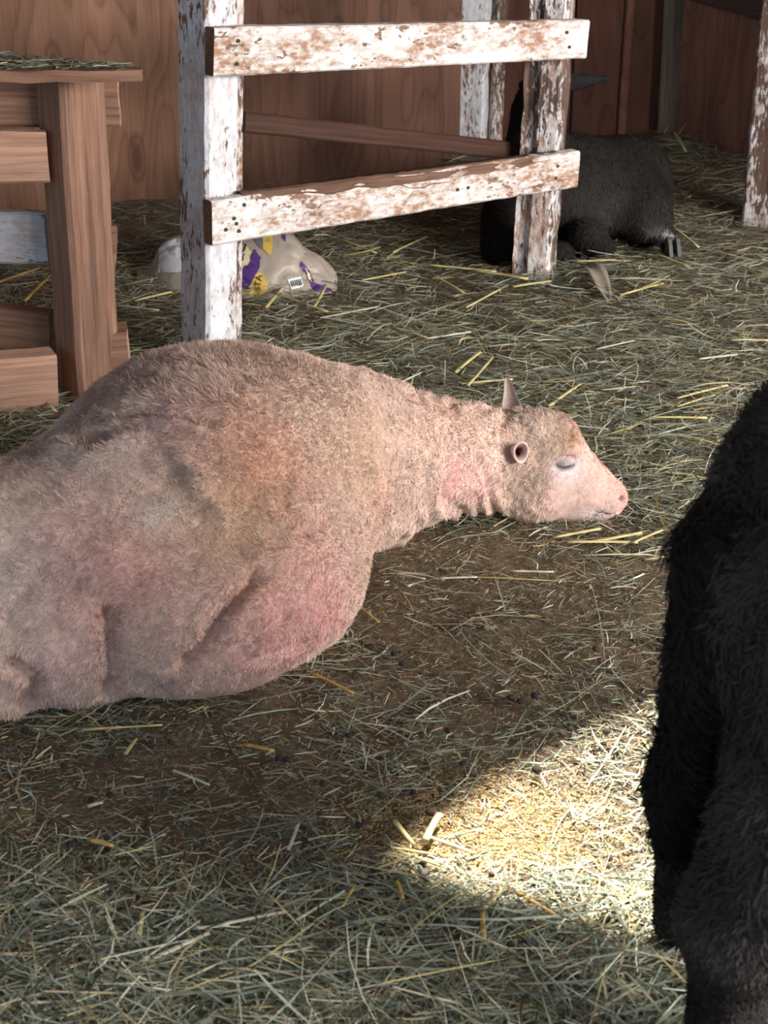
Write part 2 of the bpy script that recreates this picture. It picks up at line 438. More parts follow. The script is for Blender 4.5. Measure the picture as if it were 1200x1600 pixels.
bR0 = G(1190, 352) ; bR0[2] = -.04; tR = atY(1222, 20, bR0[1]); topR = bR0 + (tR - bR0) * (ZR + .04) / (tR[2] + .04)
postR = thing('fence_post', 'white post with dark peeling patches at the right edge of the picture', 'post', (bR0[0], bR0[1], 0), 'white painted barn posts')
board('post_shaft', bR0, topR, .125, .12, unit((-.5, -.86, 0)), M['old_post'], postR, seg=.05, bev=.012, jit=.005)

YB = 6.62
bB = atY(741, 240, YB); bB[2] = 0; tB = atY(749, 10, YB)
postB = thing('fence_post', 'far white post against the back wall, seen between the fence rails', 'post', (bB[0], bB[1], 0), 'white painted barn posts')
tB = bB + (tB - bB) * (ZR / tB[2])
board('post_shaft', bB - [0, 0, .04], tB, .115, .115, unit((-.45, -.89, 0)), M['white_post'], postB, bev=.008, jit=.004)
cb = tB - bB
board('edge_strip', bB + [.085, -.035, -.04], tB + [.085, -.035, 0], .05, .05, unit((.3, -.95, 0)), M['old_post'], postB, jit=.004)

def rail_pts(x0, y0a, y0b, x1, y1a, y1b, Y0, Y1):
    a0, a1 = atY(x0, y0a, Y0), atY(x0, y0b, Y0); b0, b1 = atY(x1, y1a, Y1), atY(x1, y1b, Y1)
    return (a0 + a1) / 2, (b0 + b1) / 2, np.linalg.norm(a0 - a1), np.linalg.norm(b0 - b1)
f0 = edge + rn * .045; Y0r = f0[1]; Y1r = YM - .14
def mk_rail(name, x0, y0a, y0b, x1, y1a, y1b, label, mod, nails):
    p0, p1, w0, w1 = rail_pts(x0, y0a, y0b, x1, y1a, y1b, Y0r, Y1r)
    ax = unit(p1 - p0); n = unit(np.cross(ax, (0, 0, 1))); n = n if n[1] < 0 else -n
    root = thing(name, label, 'fence rail', (*((p0 + p1) / 2)[:2], min(p0[2], p1[2]) - w0 / 2), 'white painted fence rails')
    w = (w0 + w1) / 2; r0, r1 = w0 / w, w1 / w
    def md(s, a, b):
        if mod: a, b = mod(s, a, b, w / 2)
        return a * (r0 + (r1 - r0) * s), b
    board('rail_board', p0, p1, w, .045, n, M['white_rail'], root, seg=.018, bev=.005, jit=.0025, mod=md, endmat=M['endgrain'])
    L = np.linalg.norm(p1 - p0)
    for (s, f) in nails:
        nail(p0 + (p1 - p0) * s + np.array([0, 0, 1.]) * f * w / 2 * (r0 + (r1 - r0) * s) + n * .0225, n, root)
    return root, p0, p1, n, w
rU = mk_rail('fence_rail', 327, 42, 118, 911, 30, 90, 'upper white fence rail with flaking rust stained paint', None,
             [(.055, .45), (.05, -.5), (.93, .4), (.94, -.35)])
bites = [(0.30, .012, .05), (.42, .014, .045), (.52, .028, .05), (.60, .02, .04), (.70, .012, .06), (.80, .010, .05)]
def gnaw(s, a, b, hw):
    if a > hw * .55:
        d = sum(dp * math.exp(-((s - c_) / wd_) ** 2) for c_, dp, wd_ in bites) + .007 * (1 + math.sin(s * 47)) * (.1 < s < .86) * .6
        k = (a - hw * .55) / (hw * .45)
        front = 1.0 if b > 0 else .25
        a -= d * k * front
        if b > 0: b -= d * k * .5
    return a, b
rLo = mk_rail('fence_rail', 325, 312, 381, 897, 234, 290, 'lower white fence rail with its top edge gnawed wavy', gnaw,
              [(.05, .1), (.055, -.15), (.06, -.5), (.03, -.35), (.075, .65), (.66, -.1), (.63, -.12), (.93, .35), (.925, -.3)])
# bare wood along the gnawed top
p0, p1, n_, w_ = rLo[1:]
L_ = np.linalg.norm(p1 - p0); V = []; gp = []; Fc = []
nsg = 90
for i in range(nsg):
    s = .08 + .88 * i / (nsg - 1); k0 = p0 + (p1 - p0) * s; hw = w_ / 2 * (1.1 - .2 * s)
    d = sum(dp * math.exp(-((s - c_) / wd_) ** 2) for c_, dp, wd_ in bites) + .004
    for (bb, up) in ((.0235, hw - d * 1.15 - .008), (.014, hw - d * .85 + .003), (-.005, hw - d * .35 + .004), (-.024, hw + .003), (-.024, hw - .02)):
        V.append(k0 + n_ * bb + np.array([0, 0, up])); gp.append((s * L_ + 40, bb, up))
    if i:
        for j in range(4): Fc.append(((i - 1) * 5 + j, (i - 1) * 5 + j + 1, i * 5 + j + 1, i * 5 + j))
V = np.array(V); V[:, 2] += .003 * fbm(V * 60, 77, 2)
mk('gnawed_edge', V, Fc, M['bare'], rLo[0], attrs={'gp': gp})

# brown board low behind the fence
q0 = atY(376, 190, YL + .26); q1 = atY(812, 237, YM + .085)
bb_ = board('brown_rail', q0, q1, .056, .045, (.3, -.9, .2), M['brown_board'], jit=.002)
tag(bb_, 'thin reddish brown board sloping behind the white fence', 'board')

# ------------------------------------------------------------------ timber bench on the left
lb = G(112, 640)
bench = thing('timber_bench', 'rough brown timber bench standing by the left edge, hay on its top', 'bench', (lb[0], lb[1], 0))
YBn = lb[1]
e0 = atY(127, 632, YBn); e0[2] = 0; et = atY(92, 118, YBn)
azb = math.radians(40); bn_r = np.array([math.sin(azb), -math.cos(azb), 0]); bn_l = np.array([-math.cos(azb), -math.sin(azb), 0])
wr_, wl_ = .128, .128
off = -bn_r * wl_ / 2 - bn_l * wr_ / 2
def knotty(s, a, b):
    return a, b + .012 * math.exp(-((s - .1) / .06) ** 2)
board('leg', e0 + off - [0, 0, .03], et + off + [0, 0, .0], wr_, wl_, bn_r, M['bench'], bench, seg=.04, bev=.012, jit=.0035)
lt = et[2]
e1 = e0 + np.array([-.66, .0, 0])
board('leg', e1 + off - [0, 0, .03], e1 + off + [0, 0, lt], wr_, wl_, bn_r, M['bench'], bench, seg=.06, bev=.012, jit=.006)
# top: a ragged board whose end tapers to the right
tz = lt + .003
cr = atY(219, 104, YBn - .10); V = []; gp = []
prof = []
for i in range(28):
    u = i / 27.0
    x = cr[0] - u * 1.75
    y0 = cr[1] + .0 - .012 * math.sin(u * 9)
    dep = .03 + .40 * min(1, u * 2.2) + .01 * math.sin(i * 2.1)
    prof.append((x, y0, dep))
for (x, y0, dep) in prof:
    for z_ in (tz, tz + .026):
        for d in (0, .25, .5, .75, 1.0): V.append((x, y0 + dep * d, z_ + .002 * math.sin(x * 40 + d * 5))); gp.append((x, d * .3, z_))
Fc = []
for i in range(27):
    a = i * 10; b_ = a + 10
    for j in range(4):
        Fc.append((a + 5 + j, a + 6 + j, b_ + 6 + j, b_ + 5 + j)); Fc.append((a + j, b_ + j, b_ + j + 1, a + j + 1))
    Fc.append((a, a + 5, b_ + 5, b_)); Fc.append((a + 4, b_ + 4, b_ + 9, a + 9))
Fc.append((0, 1, 2, 3, 4, 9, 8, 7, 6, 5)); Fc.append((270, 275, 276, 277, 278, 279, 274, 273, 272, 271))
mk('bench_top', np.array(V), Fc, M['bench'], bench, smooth=False, attrs={'gp': gp})
def brail(name, x0, ya0, yb0, x1, ya1, yb1, Y0, Y1, t, mat, endm=None):
    p0, p1, w0, w1 = rail_pts(x0, ya0, yb0, x1, ya1, yb1, Y0, Y1)
    ax = unit(p1 - p0); n = unit(np.cross(ax, (0, 0, 1))); n = n if n[1] < 0 else -n
    return board(name, p0, p1, (w0 + w1) / 2, t, n, mat, bench, jit=.004, bev=.007, endmat=endm)
brail('apron', -260, 122, 190, 186, 115, 201, YBn + .10, YBn + .16, .05, M['bench'], M['bench_light'])
brail('side_rail', -300, 212, 292, 75, 203, 283, YBn - .07, YBn + .04, .045, M['bench_light'])
brail('back_rail', -300, 318, 400, 75, 332, 410, YBn + .20, YBn + .17, .04, M['blue_board'])
brail('cleat', 120, 350, 425, 181, 353, 428, YBn + .12, YBn + .14, .035, M['bench'], M['bench_light'])
brail('stretcher', -320, 428, 540, 82, 498, 562, YBn + .26, YBn + .18, .05, M['bench'])
brail('foot_rail', -320, 572, 690, 84, 556, 640, YBn - .25, YBn + .02, .09, M['bench_light'])
brail('foot_block', 120, 512, 590, 201, 515, 577, YBn + .10, YBn + .12, .10, M['bench'], M['bench_light'])

# ------------------------------------------------------------------ implicit modelling of the animals
class Field:
    def __init__(self, xs, ys, zs):
        self.ax = [np.asarray(a, float) for a in (xs, ys, zs)]
        self.D = np.full([len(a) for a in self.ax], .5, np.float32)
    def _sub(self, lo, hi):
        sl = []
        for a, l, h_ in zip(self.ax, lo, hi):
            i0 = max(0, np.searchsorted(a, l) - 2); i1 = min(len(a), np.searchsorted(a, h_) + 2); sl.append(slice(i0, max(i1, i0)))
        sl = tuple(sl)
        g3 = np.meshgrid(*[a[s] for a, s in zip(self.ax, sl)], indexing='ij')
        return sl, np.stack(g3, -1)
    def _put(self, sl, d, k, op):
        a = self.D[sl]
        if op == 'sub':
            d = -d; h_ = np.clip(.5 - .5 * (a - d) / k, 0, 1)
            self.D[sl] = a + (d - a) * h_ + k * h_ * (1 - h_)
        else:
            h_ = np.clip(.5 + .5 * (d - a) / k, 0, 1); self.D[sl] = d + (a - d) * h_ - k * h_ * (1 - h_)
    def ell(self, c, r, k=.04, R=None, op='add'):
        c = np.asarray(c, float); r = np.asarray(r, float); m = r.max() + k + .03
        sl, P = self._sub(c - m, c + m)
        q = P - c
        if R is not None: q = q @ np.asarray(R).T          # rows of R are the local axes
        k0 = np.linalg.norm(q / r, axis=-1); k1 = np.linalg.norm(q / (r * r), axis=-1) + 1e-9
        self._put(sl, k0 * (k0 - 1) / k1, k, op)
    def cap(self, a, b, ra, rb, k=.03, op='add'):
        a = np.asarray(a, float); b = np.asarray(b, float); m = max(ra, rb) + k + .03
        sl, P = self._sub(np.minimum(a, b) - m, np.maximum(a, b) + m)
        ab = b - a; t = np.clip(((P - a) @ ab) / (ab @ ab), 0, 1)
        d = np.linalg.norm(P - a - t[..., None] * ab, axis=-1) - (ra + (rb - ra) * t)
        self._put(sl, d, k, op)
    def floor_cut(self, z):
        zz = self.ax[2][None, None, :]; self.D = np.maximum(self.D, (z - zz).astype(np.float32))
    def mesh(self):
        D = self.D; sg = D < 0; nx, ny, nz = D.shape
        s8 = np.zeros((nx - 1, ny - 1, nz - 1), np.int8)
        for dx in (0, 1):
            for dy in (0, 1):
                for dz in (0, 1): s8 += sg[dx:nx - 1 + dx, dy:ny - 1 + dy, dz:nz - 1 + dz]
        act = np.argwhere((s8 > 0) & (s8 < 8)); n = len(act)
        vid = np.full(s8.shape, -1, np.int64); vid[tuple(act.T)] = np.arange(n)
        acc = np.zeros((n, 3)); cnt = np.zeros(n)
        cr = [(i, j, k) for i in (0, 1) for j in (0, 1) for k in (0, 1)]
        for c0 in cr:
            for axn in range(3):
                if c0[axn]: continue
                c1 = list(c0); c1[axn] = 1
                i0 = act + c0; i1 = act + c1
                d0 = D[tuple(i0.T)]; d1 = D[tuple(i1.T)]; mk_ = (d0 < 0) != (d1 < 0)
                t = np.where(mk_, d0 / np.where(mk_, d0 - d1, 1), 0)
                p0 = np.stack([self.ax[q][i0[:, q]] for q in range(3)], 1); p1 = np.stack([self.ax[q][i1[:, q]] for q in range(3)], 1)
                acc += np.where(mk_[:, None], p0 + (p1 - p0) * t[:, None], 0); cnt += mk_
        V = acc / cnt[:, None]; Fs = []
        for axn in range(3):
            u, v = (axn + 1) % 3, (axn + 2) % 3
            sl0 = [slice(None)] * 3; sl1 = [slice(None)] * 3; sl0[axn] = slice(0, -1); sl1[axn] = slice(1, None)
            a, b_ = sg[tuple(sl0)], sg[tuple(sl1)]
            e = np.argwhere(a != b_)
            ok = (e[:, u] > 0) & (e[:, v] > 0) & (e[:, u] < D.shape[u] - 1) & (e[:, v] < D.shape[v] - 1); e = e[ok]
            ins = a[tuple(e.T)]
            qd = []
            for (du, dv) in ((0, 0), (1, 0), (1, 1), (0, 1)):
                w = e.copy(); w[:, u] -= du; w[:, v] -= dv; qd.append(vid[tuple(w.T)])
            qd = np.stack(qd, 1); qd[~ins] = qd[~ins][:, ::-1]
            Fs.append(qd)
        return V, np.concatenate(Fs)
def vnormals(V, Q):
    fn = np.cross(V[Q[:, 2]] - V[Q[:, 0]], V[Q[:, 3]] - V[Q[:, 1]])
    N = np.zeros_like(V)
    for k in range(4): np.add.at(N, Q[:, k], fn)
    return N / (np.linalg.norm(N, axis=1, keepdims=True) + 1e-12)
def relax(V, Q, it=2, f=.5):
    for _ in range(it):
        A = np.zeros_like(V); c = np.zeros(len(V))
        for k in range(4):
            a, b_ = Q[:, k], Q[:, (k + 1) % 4]
            np.add.at(A, a, V[b_]); np.add.at(A, b_, V[a]); np.add.at(c, a, 1); np.add.at(c, b_, 1)
        V = V + f * (A / c[:, None] - V)
    return V
def axis_grid(lo, hi, coarse, fine_lo=None, fine_hi=None, fine=None):
    out = [lo]
    while out[-1] < hi:
        x = out[-1]; out.append(x + (fine if fine and fine_lo <= x <= fine_hi else coarse))
    return np.array(out)
def fur(name, V, Q, N, parent, mat, count, length, width, color, lean=1.0, comb=None, keep=None, nseg=1, curl=0.0, org=None):
    """Short tapering locks rooted all over a surface. length(P), color(P, Nn), keep(P, Nn) are functions of the root."""
    T = np.concatenate([Q[:, [0, 1, 2]], Q[:, [0, 2, 3]]])
    ar = np.linalg.norm(np.cross(V[T[:, 1]] - V[T[:, 0]], V[T[:, 2]] - V[T[:, 0]]), axis=1)
    if keep is not None: ar = ar * keep(V[T].mean(1), N[T].mean(1))
    f = rng.choice(len(T), count, p=ar / ar.sum())
    u = rng.random((count, 2)); fl = u.sum(1) > 1; u[fl] = 1 - u[fl]
    w = np.stack([1 - u.sum(1), u[:, 0], u[:, 1]], 1)
    P = (V[T[f]] * w[:, :, None]).sum(1); Nn = (N[T[f]] * w[:, :, None]).sum(1); Nn /= np.linalg.norm(Nn, axis=1, keepdims=True) + 1e-9
    rd = rng.normal(size=(count, 3))
    if comb is not None: rd = rd * .75 + comb(P, Nn)
    tg = rd - Nn * (rd * Nn).sum(1, keepdims=True); tg /= np.linalg.norm(tg, axis=1, keepdims=True) + 1e-9
    sd = np.cross(tg, Nn)
    Ln = length(P) * (.6 + .8 * rng.random(count)); Wd = width * (.7 + .6 * rng.random(count)) * np.clip(Ln / length(P), .6, 1.2)
    d = Nn + tg * (lean * (.7 + .6 * rng.random((count, 1)))); d /= np.linalg.norm(d, axis=1, keepdims=True)
    root = P - Nn * (.15 * Ln[:, None])
    rows = []
    for k in range(nseg):
        t = k / nseg
        c_ = root + d * (Ln * t)[:, None] + sd * (curl * Ln * math.sin(t * 4.5))[:, None] - Nn * (lean * .2 * Ln * t * t)[:, None]
        hw = (Wd * (1 - .55 * t) / 2)[:, None]
        rows += [c_ - sd * hw, c_ + sd * hw]
    tip = root + d * Ln[:, None] + sd * (curl * Ln * math.sin(4.5))[:, None] - Nn * (lean * .25 * Ln)[:, None]
    rows.append(tip); R = len(rows)
    VV = np.stack(rows, 1).reshape(-1, 3); base = np.arange(count)[:, None] * R
    Tr = []
    for k in range(nseg - 1): Tr += [(2 * k, 2 * k + 1, 2 * k + 3), (2 * k, 2 * k + 3, 2 * k + 2)]
    Tr.append((R - 3, R - 2, R - 1))
    FF = np.concatenate([base + np.array(t)[None, :] for t in Tr])
    cc = color(P, Nn); cc = cc * (.86 + .28 * rng.random((count, 1)))
    ca = np.repeat(np.concatenate([cc, np.ones((count, 1))], 1)[:, None, :], R, 1)
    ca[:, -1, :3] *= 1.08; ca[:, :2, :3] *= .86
    return mk(name, VV, FF, mat, parent, org=org, attrs={'col': ca.reshape(-1, 4)})
def sstep(x, a, b_):
    t = np.clip((x - a) / (b_ - a), 0, 1); return t * t * (3 - 2 * t)
def polydist(P, pts):
    """distance of points to a 3D polyline"""
    best = np.full(len(P), 9.)
    pts = [np.asarray(p, float) for p in pts]
    for a, b_ in zip(pts[:-1], pts[1:]):
        ab = b_ - a; t = np.clip(((P - a) @ ab) / (ab @ ab), 0, 1)
        best = np.minimum(best, np.linalg.norm(P - a - t[:, None] * ab, axis=1))
    return best

M['wool'] = vcol('shorn_wool', .9, .05, .22, 60, 0.0, .35)
M['wool_hair'] = vcol('wool_fibres', .9, .05, .18, 25, .15)
M['black_hide'] = vcol('black_hide', .9, .05, .3, 30, 0, .3)
M['black_hair'] = vcol('black_wool_fibres', .75, .15, .25, 18)

# ------------------------------------------------------------------ the shorn sheep lying on its chest
aA = np.array([.8, .6, 0.]); aN = np.array([.6, -.8, 0.]); RB = np.array([aA, aN, [0, 0, 1.]])
BC = np.array([-.35, 2.72, 0.])
def B(t, s, z): return BC + aA * t + aN * s + np.array([0, 0, z])
HO = np.array([.390, 3.10, 0.])                       # under the eyes
hx = unit((1, -.10, 0)); hy = np.array([hx[1], -hx[0], 0]); RH = np.array([hx, hy, [0, 0, 1.]])    # hy points to the viewer
def Hd(x, y, z): return HO + hx * x + hy * y + np.array([0, 0, z])
fx = axis_grid(-1.25, .62, .011, .20, .62, .0042)
fy = axis_grid(1.95, 3.45, .011, 2.98, 3.24, .0042)
fz = axis_grid(-.06, .66, .011, -.06, .31, .0048)
sh = Field(fx, fy, fz)
sh.ell((-.74, 2.44, .16), (.25, .22, .20), .10, RB)            # rump
sh.ell((-.595, 2.50, .225), (.24, .20, .175), .08)                # hip
sh.ell(B(.03, -.015, .255), (.35, .31, .258), .10, RB)         # barrel
sh.ell((-.37, 2.575, .13), (.325, .30, .19), .10)                # belly bulge
sh.ell(B(.28, -.03, .215), (.24, .22, .19), .10, RB)           # shoulder
sh.ell((-.03, 2.99, .11), (.12, .10, .14), .06)                # brisket
sh.ell((-.225, 2.625, .11), (.165, .20, .14), .06)                # folded foreleg
sh.ell((-.58, 2.43, .12), (.17, .17, .15), .05)                # thigh
sh.cap((-.76, 2.34, .045), (-.67, 2.30, .04), .07, .05, .03)   # hock and foot
sh.cap((-.95, 2.44, .08), (-.76, 2.34, .045), .08, .07, .04)
sh.cap((-.95, 2.38, .24), (-1.02, 2.34, .12), .045, .032, .03)   # docked tail
sh.cap(B(.40, .0, .205), Hd(-.13, 0, .155), .16, .090, .07)    # neck
sh.cap((.06, 3.07, .13), Hd(-.11, .0, .085), .11, .065, .05)   # throat
# head
sh.ell(Hd(-.065, 0, .168), (.088, .076, .088), .03, RH)
sh.ell(Hd(-.012, 0, .180), (.052, .060, .060), .03, RH)
for s in (-1, 1):
    sh.ell(Hd(-.055, .034 * s, .088), (.080, .048, .082), .03, RH)
    sh.ell(Hd(.004, .050 * s, .190), (.034, .020, .018), .02, RH)
sh.cap(Hd(-.008, 0, .148), Hd(.105, 0, .062), .064, .040, .03)
for s in (-1, 1): sh.ell(Hd(.035, .026 * s, .068), (.060, .030, .045), .03, RH)
sh.ell(Hd(.112, 0, .050), (.036, .036, .036), .02, RH)
sh.cap(Hd(-.06, 0, .050), Hd(.088, 0, .022), .056, .026, .02)
for s in (-1, 1):
    sh.ell(Hd(.010, .064 * s, .163), (.025, .013, .018), .012, RH, 'sub')   # eye socket
    sh.ell(Hd(.004, .050 * s, .163), (.021, .017, .015), .006, RH)          # closed lid
    sh.ell(Hd(.134, .024 * s, .066), (.009, .008, .0065), .006, RH, 'sub')   # nostril
    sh.cap(Hd(.138, .018 * s, .032), Hd(.080, .040 * s, .036), .0045, .0035, .005, 'sub')  # mouth line
sh.floor_cut(-.035)
V, Q = sh.mesh(); V = relax(V, Q, 2, .4)
N = vnormals(V, Q)
def headw(P):
    x = (P - HO) @ hx; return sstep(x, -.135, -.105)
hw_ = headw(V)
loc = V - BC; ta = loc @ aA; tn = loc @ aN
bodyw = 1 - hw_
d = np.zeros(len(V))
d += bodyw * (.011 * fbm(V * 7, 1, 2) + .0055 * fbm(V * 24, 2, 2))
# neck wrinkles, running round the neck
nk = sstep(V[:, 0], -.02, .10) * (1 - sstep(V[:, 0], .26, .30))
ph = V[:, 0] * 1.0 + .18 * (V[:, 2] - .15) + .05 * vnoise(V * 7, 5)
d += nk * (.0032 * np.sin(ph * 150) * (1 + vnoise(V * 14, 7)) + .003 * np.sin(ph * 83 + 1) + .004 * fbm(V * [60, 60, 30], 6, 2))
fr = sstep(V[:, 0], -.25, .0) * (1 - nk) * bodyw
d += fr * .0022 * np.sin(ph * 95 + 2 * vnoise(V * 6, 9))
# skin folds over the ribs
V0 = V.copy()
bv = BVHTree.FromPolygons([tuple(v) for v in V], [tuple(q) for q in Q.tolist()])
def hit(px, py):
    h_ = bv.ray_cast(Vector((0, 0, H)), Vector(ray(px, py)))[0]
    return np.array(h_) if h_ is not None else None
def line(pts):
    return [p for p in (hit(*q) for q in pts) if p is not None]
folds = [  # (pixels used only to pick the points on the hide, depth, width)
    ([(286, 1045), (325, 1000), (352, 955), (380, 920), (400, 900)], -.034, .013),
    ([(240, 1080), (300, 1045), (400, 1000), (450, 965)], -.016, .011),
    ([(310, 1075), (400, 1035), (470, 1010)], -.013, .010),
    ([(168, 955), (176, 1010), (172, 1080)], -.036, .014),
    ([(20, 1035), (60, 1060), (45, 1105)], -.035, .014),
    ([(10, 960), (60, 900), (120, 920)], -.014, .015),
    ([(90, 700), (140, 720), (200, 690)], .020, .026),
    ([(290, 720), (320, 770), (350, 800)], .017, .020),
    ([(450, 740), (445, 790), (480, 830), (520, 800)], -.013, .012),
    ([(180, 640), (250, 640), (330, 660)], -.009, .010),
    ([(170, 660), (240, 655), (320, 675)], .009, .010),
    ([(560, 640), (580, 760), (560, 860)], .007, .022),
    ([(600, 650), (620, 760), (600, 840)], -.011, .012),
    ([(400, 880), (470, 870), (530, 900)], .010, .035),
    ([(230, 840), (330, 800), (420, 740)], -.006, .03),
    ([(110, 860), (200, 800), (300, 720)], -.006, .02),
]
for pts, dep, wd in folds:
    L3 = line(pts)
    if len(L3) > 1:
        dd = polydist(V0, L3); d += dep * np.exp(-(dd / wd) ** 2)
d += hw_ * .0012 * fbm(V * 60, 12, 2)
curlz = sstep(-((V - HO) @ hx), -.005, .06) * hw_
d += curlz * .0035 * vnoise(V * 95, 13)
V = V + N * d[:, None]
N = vnormals(V, Q)
# colours of fleece and skin, with some shade painted in
def spot(px, py, r, c_, k): 
    p = hit(px, py); return None if p is None else (p, r, np.array(c_), k)
WOOL = np.array([.69, .515, .43])
spots = [s for s in [
    spot(470, 930, .14, (.74, .40, .37), .6), spot(430, 1010, .11, (.74, .42, .39), .55), spot(520, 960, .07, (.76, .42, .40), .45),
    spot(380, 720, .13, (.66, .36, .24), .65), spot(420, 740, .08, (.70, .34, .25), .4), spot(370, 830, .12, (.56, .41, .24), .45), spot(200, 900, .10, (.70, .38, .34), .55),
    spot(130, 860, .10, (.68, .38, .35), .45), spot(560, 700, .12, (.62, .42, .27), .5), spot(590, 780, .07, (.66, .40, .30), .4),
    spot(260, 640, .09, (.66, .42, .42), .4), spot(100, 1050, .10, (.66, .42, .40), .4), spot(300, 1010, .08, (.60, .40, .34), .3),
    spot(250, 800, .035, (.74, .68, .60), .6), spot(190, 700, .06, (.52, .42, .38), .5), spot(290, 750, .05, (.48, .36, .30), .5),
    spot(715, 745, .045, (.80, .46, .44), .75), spot(745, 770, .035, (.80, .48, .47), .6), spot(690, 770, .03, (.80, .50, .48), .5), spot(770, 755, .03, (.78, .48, .46), .5),
    spot(500, 610, .12, (.58, .44, .36), .4), spot(170, 620, .16, (.40, .31, .28), .6), spot(60, 720, .2, (.44, .35, .31), .6), spot(0, 900, .10, (.44, .38, .36), .5),  # last three grey the upper left back and rump: dirt plus painted shade
] if s]
def wool_col(P, Nn=None):
    n = len(P); c_ = np.repeat(WOOL[None], n, 0)
    c_ = c_ * (1 + .14 * fbm(P * 9, 31, 3)[:, None] * np.array([1, 1.1, 1.2]))
    tp = sstep(P[:, 2], .33, .55)[:, None]; c_ = c_ * (1 - .5 * tp) + np.array([.50, .375, .31]) * .5 * tp  # back greyed towards the top, dirt and shade together in the colour
    for p, r, cc, k in spots:
        w = (k * np.exp(-(np.linalg.norm(P - p, axis=1) / r) ** 2))[:, None]; c_ = c_ * (1 - w) + cc * w
    # head
    q = P - HO; x = q @ hx; y = q @ hy; z = q[:, 2]; hw = headw(P)
    face = sstep(x - .045 * sstep(z, .15, .21), -.045, -.005)
    hc = np.array([.71, .54, .44])[None] * (1 - face[:, None]) + np.array([.80, .56, .49])[None] * face[:, None]
    def blob(cx, cy, cz, r, c2, k):
        w = (k * np.exp(-(((x - cx) / r[0]) ** 2 + ((np.abs(y) - cy) / r[1]) ** 2 + ((z - cz) / r[2]) ** 2)))[:, None]
        return hc * (1 - w) + np.array(c2) * w
    hc = blob(.020, .03, .205, (.030, .04, .026), (.48, .27, .14), .9)       # tan brow
    hc = blob(.020, .055, .135, (.035, .03, .022), (.88, .78, .77), .8)        # pale below the eye
    hc = blob(-.012, .055, .155, (.014, .03, .03), (.88, .78, .77), .6)
    hc = blob(.035, .045, .155, (.012, .02, .02), (.88, .80, .80), .7)
    hc = blob(.075, .02, .120, (.04, .03, .03), (.72, .46, .37), .7)           # tan bridge of the nose
    hc = blob(.125, .02, .078, (.03, .03, .025), (.66, .36, .30), .7)
    hc = blob(.140, .01, .045, (.016, .03, .02), (.78, .36, .34), .8)          # pink nose
    hc = blob(.08, .035, .030, (.045, .03, .018), (.90, .80, .79), .8)         # white lips
    hc = blob(.11, .03, .033, (.035, .02, .004), (.60, .28, .27), .8)
    hc = blob(.045, .05, .150, (.008, .02, .02), (.74, .40, .36), .55)         # tear line
    hc = blob(.006, .066, .163, (.022, .02, .009), (.40, .39, .41), .85)       # lashes on the closed lid
    w = (.92 * np.exp(-((x - .008) / .021) ** 4 - ((z - .1515 - .007 * ((x - .008) / .02) ** 2) / .0038) ** 2) * (np.abs(y) > .03))[:, None]; hc = hc * (1 - w) + np.array([.05, .045, .055]) * w
    hc = blob(.136, .024, .066, (.007, .01, .005), (.16, .05, .045), .9)
    hc = blob(-.03, .06, .06, (.05, .04, .03), (.74, .52, .46), .5)
    c_ = c_ * 1.13 * (1 - hw[:, None]) + hc * .94 * hw[:, None]
    return np.clip(c_, .01, .95)
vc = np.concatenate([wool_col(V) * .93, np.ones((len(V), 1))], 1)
sorg = (BC[0], BC[1], 0)
sheep = thing('sheep', 'pale pinkish freshly shorn sheep lying with its head stretched on the hay', 'sheep', sorg)
mk('body', V, Q, M['wool'], sheep, org=sorg, attrs={'col': vc})
SV, SQ, SN = V, Q, N
def slen(P):
    hw = headw(P); x = (P - HO) @ hx; x = x - .045 * sstep(P[:, 2], .15, .21)
    return (.0115 * (1 - hw) + hw * (.0085 * (1 - sstep(x, -.045, .0)) + .0032)) * (1 + .3 * vnoise(P * 30, 41) + .5 * vnoise(P * 150, 42)) * (1 + .9 * sstep(P[:, 2], .40, .50) + .5 * sstep(P[:, 2], .27, .33) * sstep(P[:, 0], .0, .1))
def scomb(P, Nn):
    return np.array([-.45, -.25, -.8])[None] + 1.1 * np.stack([vnoise(P * 6, 51 + i) for i in range(3)], 1) + 1.5 * np.stack([vnoise(P * 130, 61 + i) for i in range(3)], 1)
def skeep(P, Nn):
    hw = headw(P); q = P - HO; x = q @ hx
    k = (P[:, 2] > -.02) * sstep(Nn[:, 2], -.8, -.3) * (P[:, 0] > -1.0) * (1 + .9 * hw)
    eye = np.exp(-(((x - .010) / .017) ** 2 + ((q[:, 2] - .158) / .011) ** 2)) * (np.abs(q @ hy) > .03)
    earw = np.exp(-(np.linalg.norm(P - Hd(-.097, .080, .196), axis=1) / .020) ** 4)
    return k * (1 - .9 * eye) * (1 - earw)
def fleece_col(P, Nn=None):
    k = vnoise(P * 150, 42)[:, None] * .7 + vnoise(P * 40, 43)[:, None] * .5
    return np.clip(wool_col(P) * (1 + .26 * k * (1 - .6 * sstep((P - HO) @ hx, -.03, .01)[:, None])), .01, .95)
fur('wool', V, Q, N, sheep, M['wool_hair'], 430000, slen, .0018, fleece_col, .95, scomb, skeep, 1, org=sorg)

M['hay'] = vcol('hay_blades', .75, .2, .25, 55, .12)
